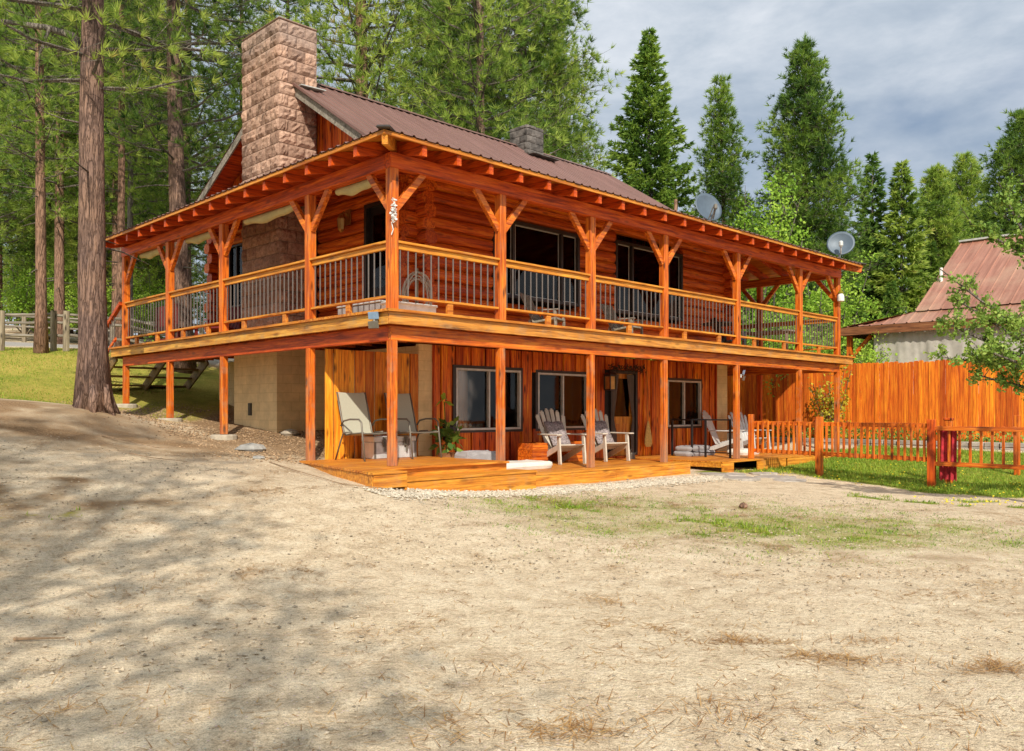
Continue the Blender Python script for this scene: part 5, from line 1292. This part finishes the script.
def make_fir(seed, h, rad, c0=.06, nb=150, r0=.22, name='fir_tree', label='', group=None, leafmat='fir', dense=1.0, W=.11, L=.30, shape=.85, tip=1.0):
    r = np.random.RandomState(seed); q = random.Random(seed); t = thing(name, label, 'tree', (0,0,0), 0, group)
    tr = MB(); tr.tube([(0,0,-.3),(0,0,h*.3),(0,0,h*.65),(0,0,h)], [r0*1.2,r0*.8,r0*.42,.012], 8, jit=.04, rnd=q); tr.build('trunk', M['bark_grey'], t, smooth=True)
    P = []; D = []; T = []; br = MB()
    for k in range(nb):
        f = ((k+q.random())/nb); f = f**.9; z = h*(c0+(1-c0)*f); az = k*2.399+q.uniform(-.4,.4); ln = rad*((1-f)**shape)*q.uniform(.62,1.12)+.10
        if q.random() < .08: ln *= 1.2
        droop = -.28+f*.75; o = Vector((0,0,z)); dv = Vector((math.cos(az),math.sin(az),droop)).normalized(); sd = Vector((-math.sin(az),math.cos(az),0)); bt = q.random()
        end = o+dv*ln+Vector((0,0,ln*.10)); br.tube([o,end], [.02+.01*ln,.005], 3, cap=False)
        n_ = max(4,int(ln*9*dense))
        for j in range(n_):
            u = .15+.85*(j+q.random())/n_; c = o.lerp(end,u); w_ = ln*.34*(1.08-u)+.06; sg = q.uniform(-1,1)
            pc = c+sd*sg*w_+Vector((0,0,-abs(sg)*w_*.25+q.uniform(-.08,.05))); P.append(pc); D.append((dv*.8+sd*sg*.8+Vector((0,0,-.15))).normalized()); T.append(bt*.4+.45*q.random()+.15*u)
    br.build('limbs', M['bark_grey'], t)
    P = np.array(P); D = np.array(D); T = np.array(T); nn = 6
    fcs = tuft_faces(P, D, nn, L, W, .38, r)
    np_mesh('crown', fcs, 3, M[leafmat], t, attr=np.clip(np.repeat(T,nn)+r.randn(len(P)*nn)*.08,0,1)); return t
def make_leafy(seed, h, rad, n, size, mat, name='shrub', label='', group=None, trunk_r=.08, bark='bark_grey', cz=.6, open_=.0):
    r = np.random.RandomState(seed); q = random.Random(seed); t = thing(name, label, 'tree' if h > 4 else 'shrub', (0,0,0), 0, group); br = MB(); P = []; T = []
    for k in range(16):
        az = q.uniform(0,6.28); el = q.uniform(.35,1.4); ln = h*q.uniform(.5,1.0); d = Vector((math.cos(az)*math.cos(el)*rad/h*1.8, math.sin(az)*math.cos(el)*rad/h*1.8, math.sin(el))); 
        p0 = Vector((0,0,h*.08*q.random())); p1 = p0+d*ln*.5+Vector((q.uniform(-.1,.1),q.uniform(-.1,.1),0))*h*.3; p2 = p0+d*ln; br.tube([p0,p1,p2], [trunk_r,trunk_r*.55,.01], 5, cap=False)
        for j in range(14):
            u = q.uniform(.3,1); c = p0.lerp(p1,u*2) if u < .5 else p1.lerp(p2,(u-.5)*2); e = c+Vector((q.gauss(0,1),q.gauss(0,1),q.gauss(.2,.8)))*rad*.16; br.tube([c,e], [.012*h/4,.004], 3, cap=False); b_ = q.random()
            for i in range(max(1,int(n/224))): P.append(e+Vector((q.gauss(0,1),q.gauss(0,1),q.gauss(0,1)))*rad*.085); T.append(b_*.5+q.random()*.5)
    br.build('limbs', M[bark], t); P = np.array(P); m_ = len(P); d = r.randn(m_,3); d /= np.linalg.norm(d,axis=1)[:,None]; s = np.cross(d, r.randn(m_,3)); s /= np.linalg.norm(s,axis=1)[:,None]; L = size*(.6+r.rand(m_,1)*.8)
    np_mesh('crown', np.stack([P,P+d*L*.5+s*L*.32,P+d*L,P+d*L*.5-s*L*.32],1), 4, M[mat], t, attr=np.array(T)); return t
def put(t, x, y, rz=0, s=1.0, dz=0.0):
    t.location = (x,y,gz(x,y)+dz); t.rotation_euler = (0,0,rz); t.scale = (s,s,s); return t

# near big pine
bp = make_pine(21, 21, .30, 4.2, 74, 26, L=.22, W=.016, nn=26, r0=.275, bark='bark', name='ponderosa_pine', label='big dark-barked pine standing in front of the left end of the deck', dead=8, shape=.45, lean=(.006,0))
put(bp, -8.46, 17.3, .6)
# root flare and its long bare branch
mb = MB(); q = random.Random(3)
for k in range(7):
    az = k*.9; mb.tube([(.20*math.cos(az),.20*math.sin(az),.45),(.30*math.cos(az),.30*math.sin(az),.10),(.48*math.cos(az),.48*math.sin(az),-.18)], [.12,.10,.04], 7, jit=.08, rnd=q)
mb.build('root_flare', M['bark'], bp, smooth=True)
mb = MB(); c_, s_ = math.cos(-.6), math.sin(-.6); L_ = [(-.1,0,7.0),(-.45,0,7.55),(-1.0,.1,7.75),(-2.1,.2,7.95)]
mb.tube([(x*c_-y*s_, x*s_+y*c_, z) for x,y,z in L_], [.09,.08,.065,.04], 7); mb.tube([(x*c_-y*s_, x*s_+y*c_, z) for x,y,z in ((-.9,0,7.72),(-1.1,0,7.2),(-1.2,.1,6.6))], [.035,.025,.008], 5); mb.build('bare_limb', M['bark_grey'], bp, smooth=True)
# pines that can be told apart
specs = [
 (31, 27, .22, 3.6, 110, 22, -10.05, 26.3, .0, .27, 'bark', 'tall dark pine rising just behind the left end of the deck roof', -.022),
 (33, 26, .26, 3.2, 95, 22, -14.0, 30.5, 1.2, .13, 'bark_orange', 'orange-barked pine seen between the big pine and the deck', .004),
 (34, 24, .22, 3.0, 96, 20, -14.45, 26.2, 2.0, .15, 'bark_orange', 'slender reddish pine standing at the rail fence', -.006),
 (35, 24, .22, 2.8, 90, 20, -15.5, 34.5, 1.1, .12, 'bark_grey', 'thin pale-barked pine to the right of the big pine', .008),
]
protos = []
for (sd,h,c0,rad,nb,tp,x,y,rz,r0,bk,lab,ln_) in specs:
    t = make_pine(sd, h, c0, rad, nb, tp, L=.25, W=.024, nn=19, r0=r0, bark=bk, label=lab, name='ponderosa_pine', lean=(ln_,0)); put(t, x, y, 0); protos.append(t)
# big pine right of the forest wall, dense crown
t = make_pine(41, 27.5, .16, 4.3, 175, 66, L=.28, W=.036, nn=16, r0=.32, bark='bark', label='massive dense pine rising behind the roof by the small chimney', name='ponderosa_pine', shape=.42); put(t, .5, 40, 0.4)
t2 = make_pine(42, 29, .20, 4.6, 130, 34, L=.36, W=.045, nn=13, r0=.36, bark='bark_orange', label='tall pine with a bare orange trunk above the roof right of the stone chimney', name='ponderosa_pine', shape=.45); put(t2, -6.2, 35, 0.4)
# sky line trees
t3 = make_fir(51, 21.1, 5.2, .05, 300, .26, label='broad cone-shaped fir just right of the massive pine', dense=1.7, W=.13); put(t3, 8.0, 50)
t4 = make_pine(52, 19.3, .12, 3.0, 120, 48, L=.30, W=.05, nn=13, r0=.2, leafmat='pine_dark', label='slim tufted pine between the broad fir and the tall lone pine', name='ponderosa_pine', shape=.75); put(t4, 12.85, 52)
t5 = make_pine(53, 20.2, .10, 4.3, 160, 74, L=.30, W=.05, nn=13, r0=.26, leafmat='pine_dark', label='tall lone pine with dense tufted crown above the far balcony end', name='ponderosa_pine', shape=.72); put(t5, 16.45, 48)
t6 = make_fir(54, 14.5, 2.6, .05, 130, .18, label='slender pointed fir right of the tall lone pine', dense=2, W=.13); put(t6, 21.1, 50)
t7 = make_fir(55, 13.6, 3.0, .05, 150, .18, label='shorter pale green fir leaning against the slender pointed fir', dense=2, W=.14, leafmat='pine'); put(t7, 21.9, 48)
t8 = make_pine(56, 14.8, .05, 3.0, 130, 56, L=.30, W=.05, nn=13, r0=.2, leafmat='pine_dark', label='bushy pine left of the outbuilding ridge', name='ponderosa_pine', shape=.6); put(t8, 27.4, 55)
t9 = make_pine(57, 16.4, .05, 3.2, 130, 56, L=.30, W=.05, nn=13, r0=.2, leafmat='pine_dark', label='bushy pine directly behind the outbuilding ridge', name='ponderosa_pine', shape=.6); put(t9, 30.6, 58)
t10 = make_pine(58, 15.6, .05, 3.2, 130, 56, L=.30, W=.05, nn=13, r0=.2, leafmat='pine_dark', label='tall pine at the right edge behind the outbuilding', name='ponderosa_pine', shape=.55); put(t10, 27.0, 45)
# dense stand on the left: copies
young = make_pine(61, 13, .06, 2.6, 90, 20, L=.34, W=.045, nn=12, r0=.14, label='young bushy pine filling the gaps low in the dense stand', name='young_pine', group='young pines in the dense stand on the left', shape=.6, bark='bark_grey'); put(young, -20, 42)
stand_lab = 'tall pine in the dense stand behind the house and rail fence'; sg = 'tall pines in the dense stand behind the house'
stand = make_pine(62, 28, .14, 3.6, 140, 22, L=.31, W=.036, nn=15, r0=.22, bark='bark', label=stand_lab, name='ponderosa_pine', group=sg, shape=.5); put(stand, -24, 38)
stand2 = make_pine(63, 26, .20, 3.4, 120, 22, L=.31, W=.036, nn=15, r0=.20, bark='bark_orange', label=stand_lab, name='ponderosa_pine', group=sg, shape=.5); put(stand2, -18.5, 40)
q = random.Random(99); used = [(-24,38),(-18.5,40),(-6.2,35),(2.6,40),(-10.3,26.3),(-9.3,24.5)]
cnt = 0; tries = 0
while cnt < 24 and tries < 4000:
    tries += 1; y = q.uniform(31,70); x = q.uniform(-.66*y, min(-1.0, .02*y)) if q.random() < .86 else q.uniform(-.1*y,.07*y)
    if y < 40 and -2 > x > -9 and False: continue
    if 29.5 < y < 37.5 and x < -2 and q.random() < .8: continue
    if any((x-a)**2+(y-b)**2 < 2.4**2 for a,b in used): continue
    used.append((x,y)); p = stand if q.random() < .55 else stand2
    s = q.uniform(.78,1.12); o = dup(p, (x,y,gz(x,y)-.1), q.uniform(0,6.28), scale=(s,s,s)); cnt += 1
cnt = 0; tries = 0
while cnt < 46 and tries < 4000:
    tries += 1; y = q.uniform(40,85); x = q.uniform(-.68*y, .07*y)
    if any((x-a)**2+(y-b)**2 < 1.5**2 for a,b in used): continue
    used.append((x,y)); s = q.uniform(.4,.95); dup(young, (x,y,gz(x,y)-.1), q.uniform(0,6.28), scale=(s,s,s)); cnt += 1
# trees filling the low skyline on the right
rg = 'firs in the far tree line at right'; rl = 'dark green fir in the far tree line behind the fence and balcony'
fr = make_fir(71, 11, 2.9, .04, 150, .16, label=rl, group=rg, dense=1.8, W=.13); put(fr, 24, 60)
for (x,y,s) in ((5,60,1.1),(10,62,1.15),(14.5,58,.95),(18.5,60,1.0),(20,45,.6),(24.5,50,.85),(26,62,1.1),(29,56,.95),(32,64,1.2),(35,60,1.1),(38,62,1.2),(33,50,.9),(13,48,.65),(17,42,.5),(19,52,.85),(22.5,44,.55),(24,41,.5),(26,47,.8),(42,64,1.2),(30,47,.75),(15.5,64,1.0),(22,66,1.15)):
    dup(fr, (x,y,gz(x,y)), q.uniform(0,6.28), scale=(s,s,s))
# bright green deciduous
lf = make_leafy(81, 10.5, 3.2, 15000, .15, 'leaf', name='spring_tree', label='bright yellow-green leafy tree behind the far end of the roof', trunk_r=.10); put(lf, 12.3, 43, 0, 1.12)
lf2 = make_leafy(82, 9.0, 2.6, 11000, .15, 'leaf', name='spring_tree', label='smaller bright green leafy tree right of the first one, behind balcony roof', trunk_r=.09); put(lf2, 15.0, 41, 0, .95)
sb = make_leafy(83, 5.5, 2.4, 6500, .13, 'leaf', name='green_bush', label='light green bush seen through the balcony rails at the far end', trunk_r=.04, group='light green bushes behind the balcony'); put(sb, 11.5, 34)
for (x,y,s) in ((8.5,36,1.0),(14.6,33,.8),(10,31,.7),(17,36,1.0),(-17,41,.8),(-20,41,.7),(-12,40,.7),(-24,42,.9),(-13.5,28.8+12,.6),(4.5,38,.8)): 
    dup(sb, (x,y,gz(x,y)), q.uniform(0,6.28), label='light green bush seen through the balcony rails at the far end' if x > 0 else 'light green bush at the foot of the pine stand beyond the road', group='light green bushes behind the balcony' if x > 0 else 'light green bushes beyond the road', scale=(s,s,s))
ys = make_leafy(84, 2.6, .75, 1300, .10, 'yleaf', name='forsythia_shrub', label='spindly shrub with yellow leaves in front of the tall board fence', trunk_r=.014); x, y = H(17.9,1.15); put(ys, x, y)
# leafy branch tree at the right edge (trunk outside the frame)
def right_tree():
    t = thing('apple_tree', 'young leafy tree whose branches reach in at the right edge', 'tree', (9.45,13.6,gz(9.45,13.6)+.38)); q = random.Random(12); br = MB(); P = []; T = []
    br.tube([(0,0,-.5),(.05,0,1.2),(-.05,.1,2.4),(0,0,4.2)], [.13,.11,.09,.03], 8); br.build('trunk', M['bark_grey'], t, smooth=True); br = MB()
    ends = [((-.02,.05,2.0),(-1.6,-.3,2.55),(-2.9,-.5,3.45)), ((0,0,1.8),(-1.3,.3,2.2),(-2.6,.2,2.75)), ((0,0,1.6),(-1.2,-.2,1.9),(-2.2,-.3,2.25)), ((0,.1,2.5),(-1.0,.1,3.6),(-1.7,0,4.9)), ((0,0,2.8),(-.9,.3,3.7),(-2.0,.3,4.3)), ((0,0,3),(.8,.2,3.9),(1.5,.4,4.6)), ((0,0,2.2),(.9,-.4,3.0),(1.8,-.5,3.4)), ((0,0,1.9),(-1.1,.6,2.5),(-1.9,1.0,3.2)),((0,0,3.4),(-.6,.1,4.4),(-1.05,0,5.6)),((0,0,1.5),(-1.0,.2,1.6),(-1.9,.3,1.85)),((0,0,1.7),(-1.5,.1,2.0),(-2.45,.1,2.1))]
    for e in ends:
        p0,p1,p2 = [Vector(v) for v in e]; br.tube([p0,p1,p2], [.045,.03,.008], 6, cap=False)
        for j in range(36):
            u = q.uniform(.18,1); c = p0.lerp(p1,u*2) if u < .5 else p1.lerp(p2,(u-.5)*2); d = Vector((q.uniform(-.6,.5),q.uniform(-.5,.5),q.uniform(-.25,.7))); L = q.uniform(.2,.65); e2 = c+d*L; br.tube([c,e2], [.010,.003], 4, cap=False)
            for i in range(5):
                cc = c.lerp(e2,q.uniform(.35,1.05)); b_ = q.random()
                for m_ in range(8): P.append(cc+Vector((q.gauss(0,1),q.gauss(0,1),q.gauss(0,1)))*.035); T.append(b_*.6+q.random()*.4)
    br.build('limbs', M['bark_grey'], t); r = np.random.RandomState(5); P = np.array(P); m_ = len(P); d = r.randn(m_,3); d /= np.linalg.norm(d,axis=1)[:,None]; s = np.cross(d, r.randn(m_,3)); s /= np.linalg.norm(s,axis=1)[:,None]; L = .062*(.6+r.rand(m_,1)*.8)
    np_mesh('crown', np.stack([P,P+d*L*.5+s*L*.32,P+d*L,P+d*L*.5-s*L*.32],1), 4, M['leafd'], t, attr=np.array(T))
right_tree()
# dandelions in the lawn
n = 260; A_ = rs.uniform(9.2,16,n); B_ = rs.uniform(-7.5,-.6,n); X = OX+UX*A_-UY*B_; Y = OY+UY*A_+UX*B_
X = np.concatenate([X, rs.uniform(7.2,8.8,50)]); Y = np.concatenate([Y, rs.uniform(14.2,15.6,50)])
pebbles('dandelions', 'yellow dandelion flowers dotted over the lawn', 'flowers', X, Y, .012+rs.rand(len(X))*.016, M['dande'], .05)
# trees behind the camera: near ones throw the dappled shade on the yard
bg = 'pines behind the viewer that shade the yard'; bl_ = 'tall pine out of view behind the viewer, for yard shade and window reflections'
shp = make_pine(64, 25, .30, 4.6, 62, 13, L=.40, W=.05, nn=13, r0=.26, bark='bark', label=bl_, name='ponderosa_pine', group=bg, shape=.5); put(shp, -3.0, -3.2, .3, .58)
sp = [(-6.3,-4.6,.66,1.7),(-9.6,-2.6,.6,3.0),(-4.6,-9,.85,4.0),(-10.5,-8,.8,5.0),(-14,-1,.8,2.4),(-.3,-5.6,.42,.9),(-17,-9,1,1),(-12,-18,1,2),(12,-58,1,2),(24,-52,.9,0),(0,-60,1.05,1),(-14,-55,1,2),(34,-45,1,1)]
sp += [(q.uniform(-34,44), q.uniform(-56,-40), q.uniform(.8,1.1), q.uniform(0,6)) for _ in range(34)]  # more far pines, added out of view so the window glass reflects trees
for x,y,s,rz in sp: dup(shp, (x,y,gz(x,y)-.1), rz, label=bl_, group=bg, scale=(s,s,s))

# ------------------------------------------------------------------ sky, sun, camera
SUN_AZ = math.atan2(-.12,.993)      # direction the light travels, measured from +Y towards +X
SUN_EL = math.radians(37)
w = bpy.data.worlds.new('World'); bpy.context.scene.world = w; w.use_nodes = True; nt = w.node_tree
bgn = nt.nodes['Background']; sky = nt.nodes.new('ShaderNodeTexSky'); sky.sky_type = 'NISHITA'; sky.sun_disc = False
sky.sun_elevation = SUN_EL; sky.sun_rotation = math.atan2(.12,-.993); sky.air_density = 1.2; sky.dust_density = 1.5
tc = nt.nodes.new('ShaderNodeTexCoord'); mp = nt.nodes.new('ShaderNodeMapping'); mp.inputs['Scale'].default_value = (1.0,1.0,2.6); mp.inputs['Location'].default_value = (.35,.1,.2)
nt.links.new(tc.outputs['Generated'], mp.inputs[0])
n1 = noise(nt, mp.outputs[0], 2.1, 7, .52, .5); n2 = noise(nt, mp.outputs[0], 5.5, 6, .6, .2)
cf = ramp(nt, n1, [(.30,(.25,.25,.25)), (.44,(.85,.85,.85)), (.58,(1,1,1))])
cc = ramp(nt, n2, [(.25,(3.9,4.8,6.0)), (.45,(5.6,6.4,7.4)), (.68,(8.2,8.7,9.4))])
blue = mix(nt, .45, sky.outputs[0], (1.3,2.3,4.4))
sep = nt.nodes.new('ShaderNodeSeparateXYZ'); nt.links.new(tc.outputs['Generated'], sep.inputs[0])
bk = ramp(nt, math_(nt, 'ADD', math_(nt, 'MULTIPLY', sep.outputs[1], -.5), .5, True), [(.30,(1,1,1)), (.85,(1.75,1.68,1.55))])  # sky brightened behind the camera, added as fill light on the house front
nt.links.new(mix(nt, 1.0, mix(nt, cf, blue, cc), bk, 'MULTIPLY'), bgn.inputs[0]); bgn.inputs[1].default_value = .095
L = bpy.data.lights.new('sun', 'SUN'); L.energy = 5.0; L.angle = math.radians(.6); L.color = (1,.93,.80)
so = bpy.data.objects.new('sun', L); COL.objects.link(so)
dv = Vector((math.sin(SUN_AZ)*math.cos(SUN_EL), math.cos(SUN_AZ)*math.cos(SUN_EL), -math.sin(SUN_EL))); so.rotation_euler = dv.to_track_quat('-Z','Y').to_euler(); so.location = (10,-20,30)
cam = bpy.data.cameras.new('camera'); co = bpy.data.objects.new('camera', cam); COL.objects.link(co); co.location = (0,0,1.6); co.rotation_euler = (math.pi/2,0,0)
cam.sensor_width = 36; cam.lens = 854/1024*36; cam.shift_y = 35.5/1024; cam.clip_end = 2000; bpy.context.scene.camera = co
sc = bpy.context.scene; sc.view_settings.view_transform = 'Standard'; sc.view_settings.look = 'None'; sc.view_settings.exposure = 0
sc.cycles.max_bounces = 6; sc.cycles.transparent_max_bounces = 12; sc.cycles.use_denoising = True
